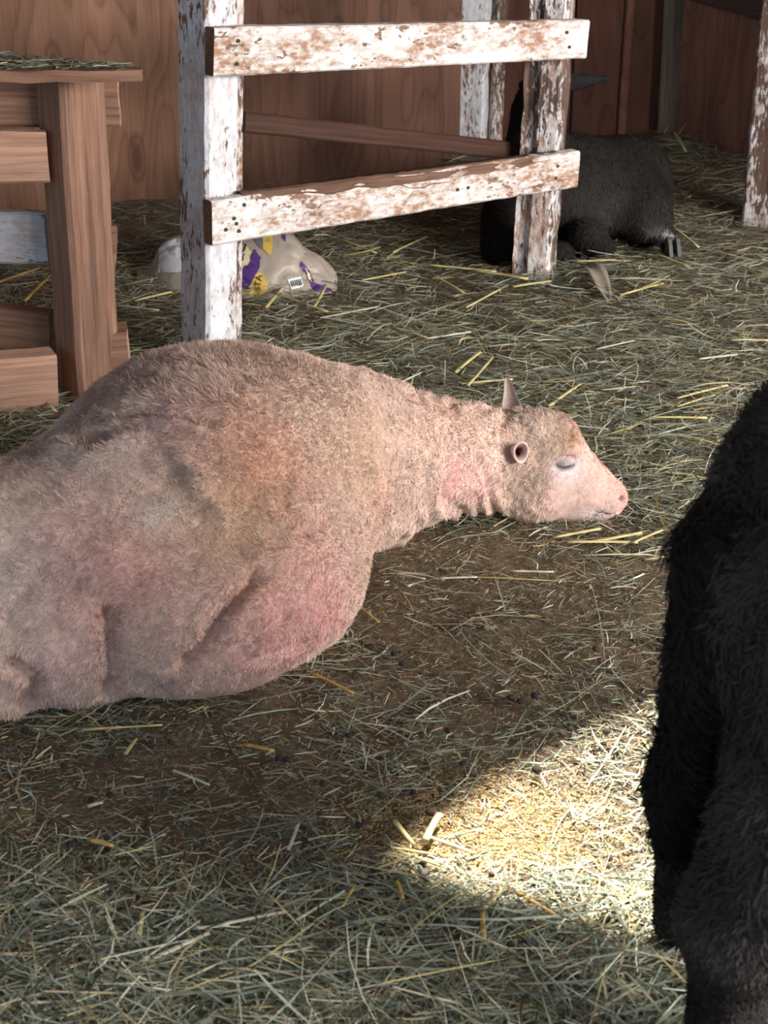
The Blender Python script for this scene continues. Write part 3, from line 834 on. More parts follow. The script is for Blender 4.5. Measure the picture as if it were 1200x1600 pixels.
# ears
def ear(pos, axis, up, L, W, cup, inner, leaf=False):
    """A cupped leaf-shaped ear: outer shell with thickness; axis from root to tip, up = direction the hollow faces."""
    ax = unit(axis); up = unit(np.asarray(up, float) - ax * np.dot(up, ax)); sd = np.cross(ax, up)
    nu, nv = 14, 13; Vo = []; C = []
    for lay in (0, 1):
        for i in range(nu):
            t = i / (nu - 1); w = W * (.55 + .75 * t) * math.sqrt(max(0, 1 - t ** 3.2)) if not leaf else W * math.sqrt(1 - t ** 2.2) * (.85 + .4 * math.sin(math.pi * min(1, t * 1.5))) + .001
            for j in range(nv):
                s = -1 + 2 * j / (nv - 1)
                h_ = cup * w * (s * s) * (1.25 - .5 * t) - (cup * w * .35) + .10 * L * t * t
                p = pos + ax * (L * t) + sd * (w * s * (1 - .18 * abs(s) * cup)) + up * (h_ - lay * .0065 * (1 - .6 * t) * (1 - .5 * s * s))
                Vo.append(p); C.append((*(inner[0] * (1 - abs(s) ** 3) + inner[1] * abs(s) ** 3), 1) if lay == 0 else (*inner[2], 1))
    k = nu * nv; Fo = []
    for i in range(nu - 1):
        for j in range(nv - 1):
            a = i * nv + j; Fo.append((a, a + 1, a + nv + 1, a + nv)); Fo.append((k + a, k + a + nv, k + a + nv + 1, k + a + 1))
        for j in (0, nv - 1):
            a = i * nv + j; Fo.append((a, a + nv, k + a + nv, k + a))
    for j in range(nv - 1):
        a = (nu - 1) * nv + j; Fo.append((a, a + 1, k + a + 1, k + a)); Fo.append((j, j + 1, k + j + 1, k + j))
    return np.array(Vo), Fo, np.array(C)
inn = (np.array([.30, .07, .07]), np.array([.78, .50, .47]), np.array([.60, .46, .39]))
ed_ = unit(hx * .42 + hy * .80 + np.array([0, 0, .22])); eu = unit(np.array([0, 0, 1.]) - hx * .25 - ed_ * ed_[2]); eu = unit(eu - ed_ * eu.dot(ed_)); es = np.cross(eu, ed_)
eb_ = Hd(-.102, .080, .194); Ve = []; Ce = []; Fe = []; nr, na_ = 9, 22
for lay in (0, 1):                                    # outer shell, then inner shell
    for i in range(nr):
        t = i / (nr - 1)
        for j in range(na_):
            a = 2 * math.pi * j / na_; cu, cs_ = math.cos(a), math.sin(a)
            rad = (.55 + .55 * t ** .7) - .16 * lay * (1 - .3 * t)
            ln = .036 * (1 - .38 * max(0, -.8 * cu + .6 * (cs_ if np.dot(es, hx) > 0 else -cs_)))
            Ve.append(eb_ + ed_ * (ln * t if lay == 0 else ln * (.58 + .42 * t)) + eu * (.0225 * cu * rad) + es * (.0185 * cs_ * rad))
            Ce.append((*(np.array([.70, .55, .48]) if lay == 0 else np.array([.09, .02, .02]) * (1 - t) + np.array([.76, .52, .48]) * t), 1))
for lay in (0, 1):
    for i in range(nr - 1):
        for j in range(na_):
            q = lay * nr * na_ + i * na_; q4 = (q + j, q + (j + 1) % na_, q + na_ + (j + 1) % na_, q + na_ + j)
            Fe.append(q4 if lay == 0 else q4[::-1])
r0, r1 = (nr - 1) * na_, (2 * nr - 1) * na_
Fe += [(r0 + j, r0 + (j + 1) % na_, r1 + (j + 1) % na_, r1 + j) for j in range(na_)]
Fe.append(tuple(reversed(range(nr * na_, nr * na_ + na_)))); Fe.append(tuple(range(na_)))
Ve = np.array(Ve); Ce = np.array(Ce)
e1 = mk('ear', Ve, Fe, M['wool'], sheep, attrs={'col': Ce}); tag(e1, 'short cupped near ear, dark pink inside')
inn2 = (np.array([.50, .38, .33]), np.array([.55, .44, .38]), np.array([.46, .36, .32]))
Ve, Fe, Ce = ear(Hd(-.108, -.055, .205), hx * -.16 - hy * .35 + np.array([0, 0, .9]), -hx * .15 + hy * .9, .100, .019, .4, inn2, True)
e2 = mk('ear', Ve, Fe, M['wool'], sheep, attrs={'col': Ce}); tag(e2, 'grey-brown far ear standing up')
# lashes of the closed eye
lash = plain('eyelash', (.10, .095, .11), .7)
for s in (1, -1):
    Vl = []; Fl = []
    for k in range(26):
        t = -1 + 2 * k / 25; p = Hd(.008 + .019 * t, (.0675 - .005 * t * t) * s, .1545 + .007 * t * t)
        dn = hy * s * .009 + np.array([0, 0, -.009]) + hx * .004 * t; q = len(Vl)
        Vl += [p - hx * .0007, p + hx * .0007, p + dn]; Fl.append((q, q + 1, q + 2))
    tag(mk('eyelashes', np.array(Vl), Fl, lash, sheep), kind='stuff')

STRAW_ = np.array([.58, .52, .36])
fl = lambda P, Nn=None: np.repeat(STRAW_[None], len(P), 0)
tag(fur('straw_flecks', SV, SQ, SN, sheep, M['hay'], 45, lambda P: np.full(len(P), .040), .0022, fl, 4.0, None,
    lambda P, Nn: (P[:, 2] > .2) * (P[:, 0] < -.45) * 1.0, 3, .1, org=sorg), kind='stuff')

# ------------------------------------------------------------------ black animals
BLK = np.array([.015, .0125, .0115])
def black_col(P, Nn=None):
    c_ = np.repeat(BLK[None], len(P), 0) * (1 + .5 * fbm(P * 8, 61, 2)[:, None]); return np.clip(c_, .003, .2)
# black animal lying behind the fence
bx_, by_ = .76, 5.42
bk = Field(axis_grid(.05, 1.35, .014), axis_grid(4.85, 5.85, .014), axis_grid(-.05, .80, .014))
bk.ell((.72, 5.42, .17), (.27, .22, .185), .08)
bk.ell((.875, 5.46, .185), (.145, .19, .165), .07)       # rump
bk.ell((.62, 5.38, .19), (.20, .19, .185), .06)        # shoulders
bk.cap((.53, 5.36, .22), (.525, 5.30, .50), .12, .085, .05)    # neck
bk.ell((.545, 5.27, .575), (.070, .085, .070), .04)   # skull
bk.cap((.545, 5.25, .57), (.555, 5.11, .48), .060, .038, .03)   # muzzle towards the viewer
bk.cap((.44, 5.28, .12), (.40, 5.10, .06), .10, .07, .05)      # chest and folded foreleg
bk.cap((.40, 5.10, .06), (.60, 5.06, .04), .055, .045, .03)
bk.cap((.70, 5.16, .07), (.745, 5.10, .045), .07, .045, .04)   # knee in front
bk.ell((.905, 5.30, .13), (.09, .11, .13), .05)       # thigh
bk.cap((.955, 5.30, .17), (.975, 5.24, .06), .05, .034, .03)  # hind shank
bk.cap((.975, 5.24, .06), (.985, 5.15, .035), .032, .028, .02)
bk.floor_cut(-.03)
V, Q = bk.mesh(); V = relax(V, Q, 2, .5); N = vnormals(V, Q)
V = V + N * (.012 * fbm(V * 9, 71, 3))[:, None]; N = vnormals(V, Q)
def bcol(P, Nn=None):
    c_ = black_col(P)
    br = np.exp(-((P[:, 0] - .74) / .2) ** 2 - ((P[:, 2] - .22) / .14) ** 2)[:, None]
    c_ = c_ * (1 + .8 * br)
    band = np.exp(-((P[:, 0] - .98) / .05) ** 2 - ((P[:, 1] - 5.19) / .013) ** 2 - ((P[:, 2] - .075) / .03) ** 2)[:, None]
    return c_ * (1 - band) + np.array([.42, .40, .38]) * band
borg = (bx_, by_, 0)
bsheep = thing('sheep', 'black animal lying in the hay behind the peeling fence post, head hidden', 'sheep', borg)
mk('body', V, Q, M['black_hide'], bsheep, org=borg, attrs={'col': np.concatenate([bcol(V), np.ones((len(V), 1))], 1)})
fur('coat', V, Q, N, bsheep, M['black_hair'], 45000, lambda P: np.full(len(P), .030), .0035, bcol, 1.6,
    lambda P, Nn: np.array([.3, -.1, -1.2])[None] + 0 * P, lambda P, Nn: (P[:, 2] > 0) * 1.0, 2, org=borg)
bi = (np.array([.028, .025, .028]), np.array([.02, .018, .02]), np.array([.014, .012, .012]))
for s, lb_ in ((1, 'black ear sticking out right of the post'), (-1, None)):
    p = np.array([.550 + .045 * s, 5.27, .570])
    Ve, Fe, Ce = ear(p, np.array([1.0, -.05, .12]) if s > 0 else np.array([-.15, .9, -.2]), np.array([0, -.9, .2]), .160, .026, .5, bi, True)
    e_ = mk('ear', Ve, Fe, M['black_hide'], bsheep, attrs={'col': Ce})
    if lb_: tag(e_, lb_)
tag(fur('straw_flecks', V, Q, N, bsheep, M['hay'], 70, lambda P: np.full(len(P), .045), .0032, fl, 4.0, None,
    lambda P, Nn: (P[:, 2] > .08) * (P[:, 0] > .68) * (Nn[:, 1] < .2) * 1.0, 3, .1, org=borg), kind='stuff')
# hoof
def hoof(c, fw, r, parent, colr):
    fw = unit(fw); sd = np.cross(fw, (0, 0, 1)); V = []; Fc = []
    for s in (-1, 1):
        b0 = len(V)
        for (x, z, w) in ((-.6, 1.6, .5), (.1, 1.5, .5), (.55, 1.0, .48), (1.2, 0, .5), (-.8, 0, .55)):
            for q in (-1, 1): V.append(np.array(c) + fw * x * r + np.array([0, 0, z * r]) + sd * (s * .42 + q * w * .38) * r)
        n = 5
        for i in range(n): Fc.append((b0 + 2 * i, b0 + 2 * ((i + 1) % n), b0 + 2 * ((i + 1) % n) + 1, b0 + 2 * i + 1))
        Fc.append([b0 + 2 * i for i in range(n)]); Fc.append([b0 + 2 * i + 1 for i in reversed(range(n))])
    return mk('hoof', np.array(V), Fc, colr, parent, smooth=False)
M['hoof'] = plain('hoof_horn', (.10, .095, .09), .5)
hoof((.985, 5.11, .03), (.1, -1, 0), .034, bsheep, M['hoof'])

# black woolly sheep standing close on the right, seen from behind
st = Field(axis_grid(.20, 1.80, .014), axis_grid(1.05, 2.05, .014), axis_grid(-.02, 1.35, .014))
Yc = 1.56
st.ell((.90, Yc, .685), (.46, .245, .265), .08)
st.ell((.575, Yc, .685), (.205, .235, .265), .08)        # rump
st.ell((1.24, Yc, .69), (.24, .225, .25), .08)          # shoulders
st.cap((1.34, Yc, .78), (1.54, Yc - .02, 1.02), .15, .10, .07)
st.ell((1.58, Yc - .02, 1.06), (.10, .085, .085), .04)
st.cap((1.60, Yc - .02, 1.05), (1.72, Yc - .02, .95), .07, .042, .04)
for s in (-1, 1):
    st.ell((.53, Yc + .125 * s, .50), (.14, .105, .22), .06)
    st.cap((.48, Yc + .13 * s, .42), (.430, Yc + .13 * s, .27), .095, .078, .05)
    st.cap((.415, Yc + .13 * s, .26), (.420, Yc + .13 * s, .04), .052, .042, .03)
    st.cap((1.20, Yc + .12 * s, .55), (1.21, Yc + .12 * s, .25), .085, .05, .05)
    st.cap((1.21, Yc + .12 * s, .25), (1.22, Yc + .12 * s, .04), .04, .034, .03)
st.cap((.435, Yc, .78), (.380, Yc - .01, .70), .05, .040, .04)      # tail dock
st.cap((.380, Yc - .01, .70), (.365, Yc - .02, .33), .040, .030, .03)
V, Q = st.mesh(); V = relax(V, Q, 2, .5); N = vnormals(V, Q)
V = V + N * (.016 * fbm(V * 10, 81, 3))[:, None]; N = vnormals(V, Q)
def scol(P, Nn=None):
    c_ = np.repeat(np.array([.042, .035, .032])[None], len(P), 0) * (1 + .55 * fbm(P * 14, 91, 3)[:, None])
    tail = ((P[:, 0] < .41) & (P[:, 2] > .30) & (P[:, 2] < .78) & (np.abs(P[:, 1] - Yc) < .06))[:, None]
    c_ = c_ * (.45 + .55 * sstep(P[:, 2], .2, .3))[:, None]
    return np.clip(np.where(tail, c_ * .35, c_), .003, .2)
torg = (.85, Yc, 0)
fsheep = thing('sheep', 'shaggy black sheep standing close by at the right edge, rump towards the viewer', 'sheep', torg)
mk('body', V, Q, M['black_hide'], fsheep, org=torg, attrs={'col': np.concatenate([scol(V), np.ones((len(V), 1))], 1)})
def flen(P):
    leg = sstep(P[:, 2], .24, .34)
    return (.008 + .017 * leg) * (1 + .3 * vnoise(P * 20, 95))
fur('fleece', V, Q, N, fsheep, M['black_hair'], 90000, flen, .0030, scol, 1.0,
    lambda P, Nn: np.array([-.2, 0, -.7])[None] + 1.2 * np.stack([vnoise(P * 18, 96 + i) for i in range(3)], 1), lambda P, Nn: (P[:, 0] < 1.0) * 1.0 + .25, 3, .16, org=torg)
# long locks hanging off the tail
fur('tail_locks', V, Q, N, fsheep, M['black_hair'], 5000, lambda P: np.full(len(P), .055), .0035, lambda P, n: scol(P) * .6, 1.5,
    lambda P, Nn: np.array([-.35, 0, -1.9])[None] + .6 * np.stack([vnoise(P * 30, 196 + i) for i in range(3)], 1),
    lambda P, Nn: ((P[:, 0] < .415) & (P[:, 2] > .30) & (P[:, 2] < .78) & (np.abs(P[:, 1] - Yc) < .06)) * 1.0 + 1e-9, 4, .22, org=torg)
for s in (-1, 1):
    hoof((.430, Yc + .13 * s, -.005), (1, 0, 0), .042, fsheep, M['hoof']); hoof((1.225, Yc + .12 * s, -.005), (1, 0, 0), .042, fsheep, M['hoof'])
    Ve, Fe, Ce = ear(np.array([1.55, Yc - .02 + .07 * s, 1.09]), np.array([-.3, 1.0 * s, -.05]), np.array([.9, 0, .2]), .13, .03, .5, bi)
    mk('ear', Ve, Fe, M['black_hide'], fsheep, attrs={'col': Ce})

# ------------------------------------------------------------------ feed sack
M['sack'] = None
m, nt, b = newmat('sack_paper'); tc = nd(nt, 'ShaderNodeTexCoord').outputs['Object']
c = mix(nt, .6, (.36, .30, .25), ramp(nt, noise(nt, tc, 9, 4, .5), [(.3, g(.75)), (.7, g(1.08))]), 'MULTIPLY')
lk(nt, c, b.inputs['Base Color']); b.inputs['Roughness'].default_value = .5; bump(nt, b, noise(nt, tc, 22, 3, .5, 1.0), .5, .01)
M['sack'] = m
sb = G(372, 466)
# outline of the slumped sack: stations along its length with front foot, ridge and back foot
stn = [  # (px of station, front foot py, ridge py, ridge depth offset, thickness)
    (214, 437, 434, .03, .05), (232, 443, 428, .05, .10), (250, 449, 384, .10, .18), (275, 456, 366, .14, .24), (320, 461, 352, .17, .30),
    (372, 466, 350, .19, .34), (415, 468, 352, .19, .34), (452, 467, 362, .17, .32), (476, 465, 390, .14, .27), (500, 462, 408, .11, .22), (518, 458, 432, .07, .14), (527, 454, 447, .03, .05)]
V = []; nring = 15
for (x, yf, yr, dr, th) in stn:
    fo = G(x, yf); rg = atY(x, yr, fo[1] + dr)
    for k in range(nring):
        u = k / (nring - 1)                # from front foot over the ridge to the back foot
        if u < .6:
            t = u / .6; bulge = .012 * math.sin(math.pi * t) * min(1, th / .3)
            p = fo + (rg - fo) * t + np.array([0, -.7, .7]) * bulge
        else:
            t = (u - .6) / .4; bk_ = np.array([fo[0], fo[1] + dr + th * .6, 0.])
            p = rg + (bk_ - rg) * t + np.array([0, .5, .5]) * .05 * math.sin(math.pi * t)
        V.append(p)
V = np.array(V).reshape(len(stn), nring, 3)
def cat_res(A, f):
    n = len(A); out = []
    for i in range(n - 1):
        p0, p1, p2, p3 = A[max(i - 1, 0)], A[i], A[i + 1], A[min(i + 2, n - 1)]
        for k in range(f):
            t = k / f; out.append(.5 * (2 * p1 + (p2 - p0) * t + (2 * p0 - 5 * p1 + 4 * p2 - p3) * t * t + (3 * p1 - p0 - 3 * p2 + p3) * t ** 3))
    out.append(A[-1]); return np.array(out)
V = cat_res(V, 5); V = cat_res(V.transpose(1, 0, 2), 3).transpose(1, 0, 2)
na, nb = V.shape[:2]; V = V.reshape(-1, 3)
cr1 = np.abs(vnoise(V * [13, 13, 16], 201)); cr2 = np.abs(vnoise(V * [28, 28, 25], 202))
V = V + np.array([0, -.7, .6])[None] * (-.014 * np.exp(-cr1 * 12) - .008 * np.exp(-cr2 * 12) + .006)[:, None]
ii = np.arange(na * nb).reshape(na, nb)
Q = np.stack([ii[:-1, :-1], ii[1:, :-1], ii[1:, 1:], ii[:-1, 1:]], -1).reshape(-1, 4)
N = vnormals(V, Q)
if N[:, 2].mean() < 0: Q = Q[:, ::-1]
V[:, 2] = np.maximum(V[:, 2], -.02)
sack = thing('feed_sack', 'crumpled tan paper feed sack with purple print lying behind the near white post', 'sack', (sb[0], sb[1] + .15, 0))
mk('sack_body', V, Q, M['sack'], sack)
sbv = BVHTree.FromPolygons([tuple(v) for v in V], [tuple(q) for q in Q.tolist()])
def stick(px, py, off):
    d = Vector(ray(px, py)).normalized(); h_ = sbv.ray_cast(Vector((0, 0, H)), d)
    if h_[0] is None: return None
    return np.array(h_[0] - d * off)
def inpoly(x, y, P):
    c_ = False; n = len(P)
    for i in range(n):
        x0, y0 = P[i]; x1, y1 = P[i - 1]
        if (y0 > y) != (y1 > y) and x < (x1 - x0) * (y - y0) / (y1 - y0) + x0: c_ = not c_
    return c_
def decal(name, poly, mat, off=.003, step=1.5):
    """flat print laid on the sack's surface"""
    xs_ = [p[0] for p in poly]; ys_ = [p[1] for p in poly]; vid = {}; V = []; Fc = []
    def vv(i, j):
        if (i, j) not in vid:
            p = stick(min(xs_) + i * step, min(ys_) + j * step, off)
            vid[i, j] = None if p is None else len(V)
            if p is not None: V.append(p)
        return vid[i, j]
    for i in range(int((max(xs_) - min(xs_)) / step) + 1):
        for j in range(int((max(ys_) - min(ys_)) / step) + 1):
            if inpoly(min(xs_) + (i + .5) * step, min(ys_) + (j + .5) * step, poly):
                q = [vv(i, j), vv(i, j + 1), vv(i + 1, j + 1), vv(i + 1, j)]
                if None not in q: Fc.append(q)
    if Fc: return mk(name, np.array(V), Fc, mat, sack)
def text_decal(name, body, cx, cy, size, rot, mat, off=.005):
    cu = bpy.data.curves.new(name, 'FONT'); cu.body = body; cu.size = 1; cu.align_x = 'CENTER'; cu.align_y = 'CENTER'; cu.resolution_u = 3
    ob = bpy.data.objects.new(name, cu); col.objects.link(ob)
    me = bpy.data.meshes.new_from_object(ob.evaluated_get(bpy.context.evaluated_depsgraph_get()))
    V = [v.co[:2] for v in me.vertices]; Fc = [list(p.vertices) for p in me.polygons]
    bpy.data.objects.remove(ob); bpy.data.curves.remove(cu); bpy.data.meshes.remove(me)
    c_, s_ = math.cos(rot), math.sin(rot); W = []
    for x, y in V:
        x, y = x * size, -y * size
        p = stick(cx + c_ * x - s_ * y, cy + s_ * x + c_ * y, off)
        if p is None: return
        W.append(p)
    return mk(name, np.array(W), Fc, mat, sack)
M['purple'] = plain('purple_ink', (.085, .035, .17), .5); M['yellow'] = plain('yellow_ink', (.62, .42, .10), .5); M['cream'] = plain('cream_ink', (.66, .58, .36), .5)
M['ink'] = plain('black_ink', (.02, .02, .025), .5); M['inkwhite'] = plain('white_ink', (.85, .86, .9), .5); M['greyink'] = plain('grey_ink', (.16, .15, .16), .5)
decal('printed_sun', [(402 + 19 * math.cos(k * .35) - 2, 444 + 20 * math.sin(k * .35)) for k in range(18)], M['yellow'], .002)
decal('printed_zigzag', [(366, 385), (385, 384), (393, 394), (389, 400), (392, 408), (384, 418), (378, 428), (366, 434)], M['cream'], .003)
decal('printed_panel', [(366, 428), (376, 427), (381, 416), (388, 414), (393, 401), (398, 389), (407, 402), (406, 418), (397, 434), (388, 453), (372, 446), (364, 442)], M['purple'], .004)
decal('printed_badge', [(364, 414), (368, 395), (376, 390), (382, 396), (380, 406), (371, 416)], M['ink'], .005)
decal('printed_stripe', [(381, 394), (379, 392), (383, 381), (386, 382)], M['ink'], .005)
text_decal('printed_letters', 'AND', 374.5, 402, 8.5, math.radians(-62), M['inkwhite'], .007)
text_decal('printed_letters', 'STA', 404, 442, 15, math.radians(-82), M['ink'], .006)
text_decal('printed_letters', 'LE', 389.5, 452, 10, math.radians(-82), M['ink'], .007)
decal('printed_band', [(396, 373), (411, 370), (411, 390), (405, 386)], M['greyink'], .003)
decal('printed_band', [(411, 370), (426, 367), (425, 398), (418, 396), (411, 388)], M['yellow'], .003)
decal('printed_corner', [(439, 362), (446, 362), (447, 378), (441, 372)], M['purple'], .003)
decal('printed_border', [(471, 409), (476, 413), (484, 423), (489, 436), (493, 445), (488, 452), (484, 440), (478, 428), (472, 420)], M['purple'], .003)
decal('printed_border', [(488, 452), (493, 442), (505, 446), (516, 452), (516, 456), (500, 457)], M['purple'], .003)
decal('printed_border', [(477, 418), (484, 428), (487, 440), (482, 436)], M['cream'], .005)
decal('barcode_label', [(450, 437), (470, 432), (475, 447), (455, 453)], M['inkwhite'], .004)
for k in range(6):
    x = 453.5 + k * 2.9; decal('barcode_bar', [(x, 439 - k * .6), (x + 1.7, 438.6 - k * .6), (x + 4.4, 448 - k * .6), (x + 2.7, 448.6 - k * .6)], M['ink'], .006, .6)
# white folded liner at the closed end
M['liner'] = plain('white_liner', (.60, .58, .62), .6)
decal('white_panel', [(249, 388), (256, 380), (275, 372), (290, 370), (290, 424), (262, 426), (247, 426)], M['liner'], .006)

# ------------------------------------------------------------------ hay and straw litter
dirt = [(700, 885, .16), (640, 890, .12), (840, 885, .10), (700, 1040, .13), (770, 1060, .10), (950, 930, .13), (860, 970, .12), (640, 1010, .10),
        (300, 1150, .12), (420, 1140, .12), (250, 1260, .14), (120, 1200, .12), (330, 1330, .10), (760, 1290, .11), (690, 1290, .07), (840, 1230, .09), (60, 1290, .10), (450, 1230, .10), (360, 1270, .10), (900, 1330, .08), (640, 1190, .09)]
dpts = [(G(x, y), r) for x, y, r in dirt]
def density(X, Y):
    P = np.stack([X, Y, 0 * X], 1)
    d = .62 + .6 * fbm(P * 3.0, 101, 3)
    mid_ = sstep(Y, 1.75, 1.95) * (1 - sstep(Y, 2.95, 3.2))
    d = d * (1 - mid_ * .62) + .45 * (1 - mid_)
    k = np.ones(len(X))
    for p, r in dpts: k *= 1 - .86 * np.exp(-(((X - p[0]) / (r * 1.25)) ** 2 + ((Y - p[1]) / r) ** 2))
    return np.clip(d * k + .22 * mid_ * vnoise(P * 16, 131), .06, 1.2)
PAL = np.array([[.44, .46, .345], [.29, .325, .245], [.15, .17, .125], [.52, .45, .28], [.58, .47, .19], [.13, .095, .06], [.36, .28, .18], [.66, .65, .50]])
def scatter(count, ymin, ymax, ypow, dens_pow):
    out = []; n = 0
    while n < count:
        k = count * 2
        u = rng.random(k); Y = (ymin ** (1 - ypow) + u * (ymax ** (1 - ypow) - ymin ** (1 - ypow))) ** (1 / (1 - ypow))
        X = (rng.random(k) * 2 - 1) * (.30 * Y + .62)
        ok = (rng.random(k) < density(X, Y) ** dens_pow / 1.1)
        ok &= (X * -.52 + Y * .854) < (-1.36 * -.52 + 5.30 * .854) - .05
        ok &= (Y < 6.93) & ((X - 1.29) * .951 + (Y - 6.95) * .308 < -.06)
        # nothing under the lying sheep
        q = np.stack([X, Y], 1) - np.array([-.38, 2.68]); ok &= ~((((q @ aA[:2]) / .42) ** 2 + ((q @ aN[:2]) / .24) ** 2) < 1)
        out.append(np.stack([X[ok], Y[ok]], 1)); n += ok.sum()
    return np.concatenate(out)[:count]
def strands(name, XY, Ln, Wd, lift, tilt, colr, nseg, label, curve=.25):
    n = len(XY); th = rng.normal(0, .95, n) + rng.integers(0, 2, n) * math.pi
    dx, dy = np.cos(th), np.sin(th); z0 = terrain(XY[:, 0], XY[:, 1]) + lift
    tl = rng.normal(0, 1, n) * tilt; bend = rng.normal(0, curve, n); sag = rng.normal(0, .10, n); roll = rng.normal(0, .45, n)
    rows = []
    for k in range(nseg + 1):
        t = k / nseg - .5
        cx = XY[:, 0] + dx * Ln * t - dy * bend * Ln * (t * t - .08); cy = XY[:, 1] + dy * Ln * t + dx * bend * Ln * (t * t - .08)
        cz = z0 + np.abs(tl) * Ln * .5 + tl * Ln * t - sag * Ln * (t * t - .1)
        w = Wd * .5 * (1.0 - .45 * abs(2 * t) ** 2)
        ex, ey, ez = -dy * np.cos(roll) * w, dx * np.cos(roll) * w, np.sin(roll) * w
        rows += [np.stack([cx - ex, cy - ey, cz - ez], 1), np.stack([cx + ex, cy + ey, cz + ez], 1)]
    R = len(rows); V = np.stack(rows, 1)
    tz = terrain(V[..., 0].ravel(), V[..., 1].ravel()).reshape(V.shape[:2]); V[..., 2] = np.maximum(V[..., 2], tz + .001)
    base = np.arange(n)[:, None] * R
    FF = np.concatenate([base + np.array([2 * k, 2 * k + 1, 2 * k + 3, 2 * k + 2])[None] for k in range(nseg)])
    ca = np.repeat(np.concatenate([colr, np.ones((n, 1))], 1)[:, None, :], R, 1)
    o = mk(name, V.reshape(-1, 3), FF, M['hay'], None, org=(0, 3, 0), attrs={'col': ca.reshape(-1, 4)})
    return tag(o, label, 'hay', kind='stuff')
def pick(n, w):
    w = np.array(w, float); k = rng.choice(len(PAL), n, p=w / w.sum()); return PAL[k] * (.62 + .52 * rng.random((n, 1)))
XY = scatter(112000, 1.25, 7.0, 1.25, 1.3); n = len(XY)
Ln = np.clip(np.exp(rng.normal(math.log(.070), .5, n)), .02, .26)
den = density(XY[:, 0], XY[:, 1])
strands('hay_litter', XY, Ln, .0016 + .0026 * rng.random(n) ** 2, .001 + .034 * rng.random(n) ** 1.6 * den, .10, pick(n, [2.6, 2.6, 3.2, 1.3, .7, 1.8, 1.0, 1.7]), 3, 'grey green dried hay strewn thickly over the barn floor')
XY = scatter(190000, 1.25, 5.2, 1.6, .2); n = len(XY)
strands('hay_chaff', XY, .004 + .020 * rng.random(n) ** 2.2, .0010 + .0022 * rng.random(n), .001 + .007 * rng.random(n), .05, pick(n, [1.6, 1.6, 1.6, 1.5, .5, 3.2, 2.2, .8]), 1, 'fine chopped chaff scattered on the dirt')
XY = scatter(48000, 1.25, 4.5, 1.7, .6); n = len(XY)
strands('hay_chaff', XY, .012 + .035 * rng.random(n) ** 1.5, .0012 + .0022 * rng.random(n), .002 + .012 * rng.random(n), .07, pick(n, [2.4, 2.0, 1.8, 1.5, .4, 2.0, 1.6, 1.4]), 2, 'short broken hay bits over the dirt')
# tufts lying deeper along the walls and on the bench top
n = 2600; u_ = .02 + rng.random(n) * .9; bxy = np.stack([cr[0] - u_ * 1.75, cr[1] + .01 + rng.random(n) * (.02 + .38 * np.minimum(1, u_ * 2.2))], 1)
_t = terrain; terrain = lambda X, Y: np.full(len(X), tz + .027)
o = strands('hay_wisps', bxy, .02 + .05 * rng.random(n), .002 + .002 * rng.random(n), .001 + .006 * rng.random(n), .03, pick(n, [1, 2, 3, .5, .1, 2, 1, .3]), 3, 'flat layer of grey green hay dust on the bench top')
terrain = _t

# spilled feed meal in the sunlit patch
n = 16000; c0_ = G(765, 1300); th = rng.random(n) * 6.283; rr = .17 * np.sqrt(rng.random(n)) * (.5 + rng.random(n))
XY = np.stack([c0_[0] + rr * np.cos(th) * 1.1, c0_[1] + rr * np.sin(th) * .8], 1)
o = strands('feed_meal', XY, .003 + .004 * rng.random(n), .002 + .002 * rng.random(n), .0015 + .004 * rng.random(n), .1, np.array([[.50, .33, .15]]) * (.6 + .7 * rng.random((n, 1))), 1, 'golden crumbs of spilled feed meal in the sunlit patch')
o['category'] = 'feed'
# single thick straw stalks
M['straw'] = vcol('yellow_straw', .6, .3, .2, 60, .1)
def stalk_mesh(L, w, bend, colr, sd):
    V = []; C = []; ns = 7; k = 6
    for i in range(ns):
        t = i / (ns - 1) - .5
        for j in range(k):
            a = 2 * math.pi * j / k
            node = 1 + .25 * math.exp(-((t - .12) / .03) ** 2)
            V.append((L * t, bend * L * (t * t - .1) * 1.0 + math.cos(a) * w / 2 * node * (1 - .15 * i / ns), (math.sin(a) * .45 + .45) * w / 2 * node + .002 * math.sin(5 * t + sd)))
            C.append((*(np.array(colr) * (.85 + .3 * ((i * 7 + sd) % 3) / 2)), 1))
    Fc = [(i * k + j, i * k + (j + 1) % k, (i + 1) * k + (j + 1) % k, (i + 1) * k + j) for i in range(ns - 1) for j in range(k)]
    Fc += [tuple(reversed(range(k))), tuple(range((ns - 1) * k, ns * k))]
    me = mesh_data('straw_stalk', np.array(V) * S, Fc, True, {'col': np.array(C)}); me.materials.append(M['straw']); return me
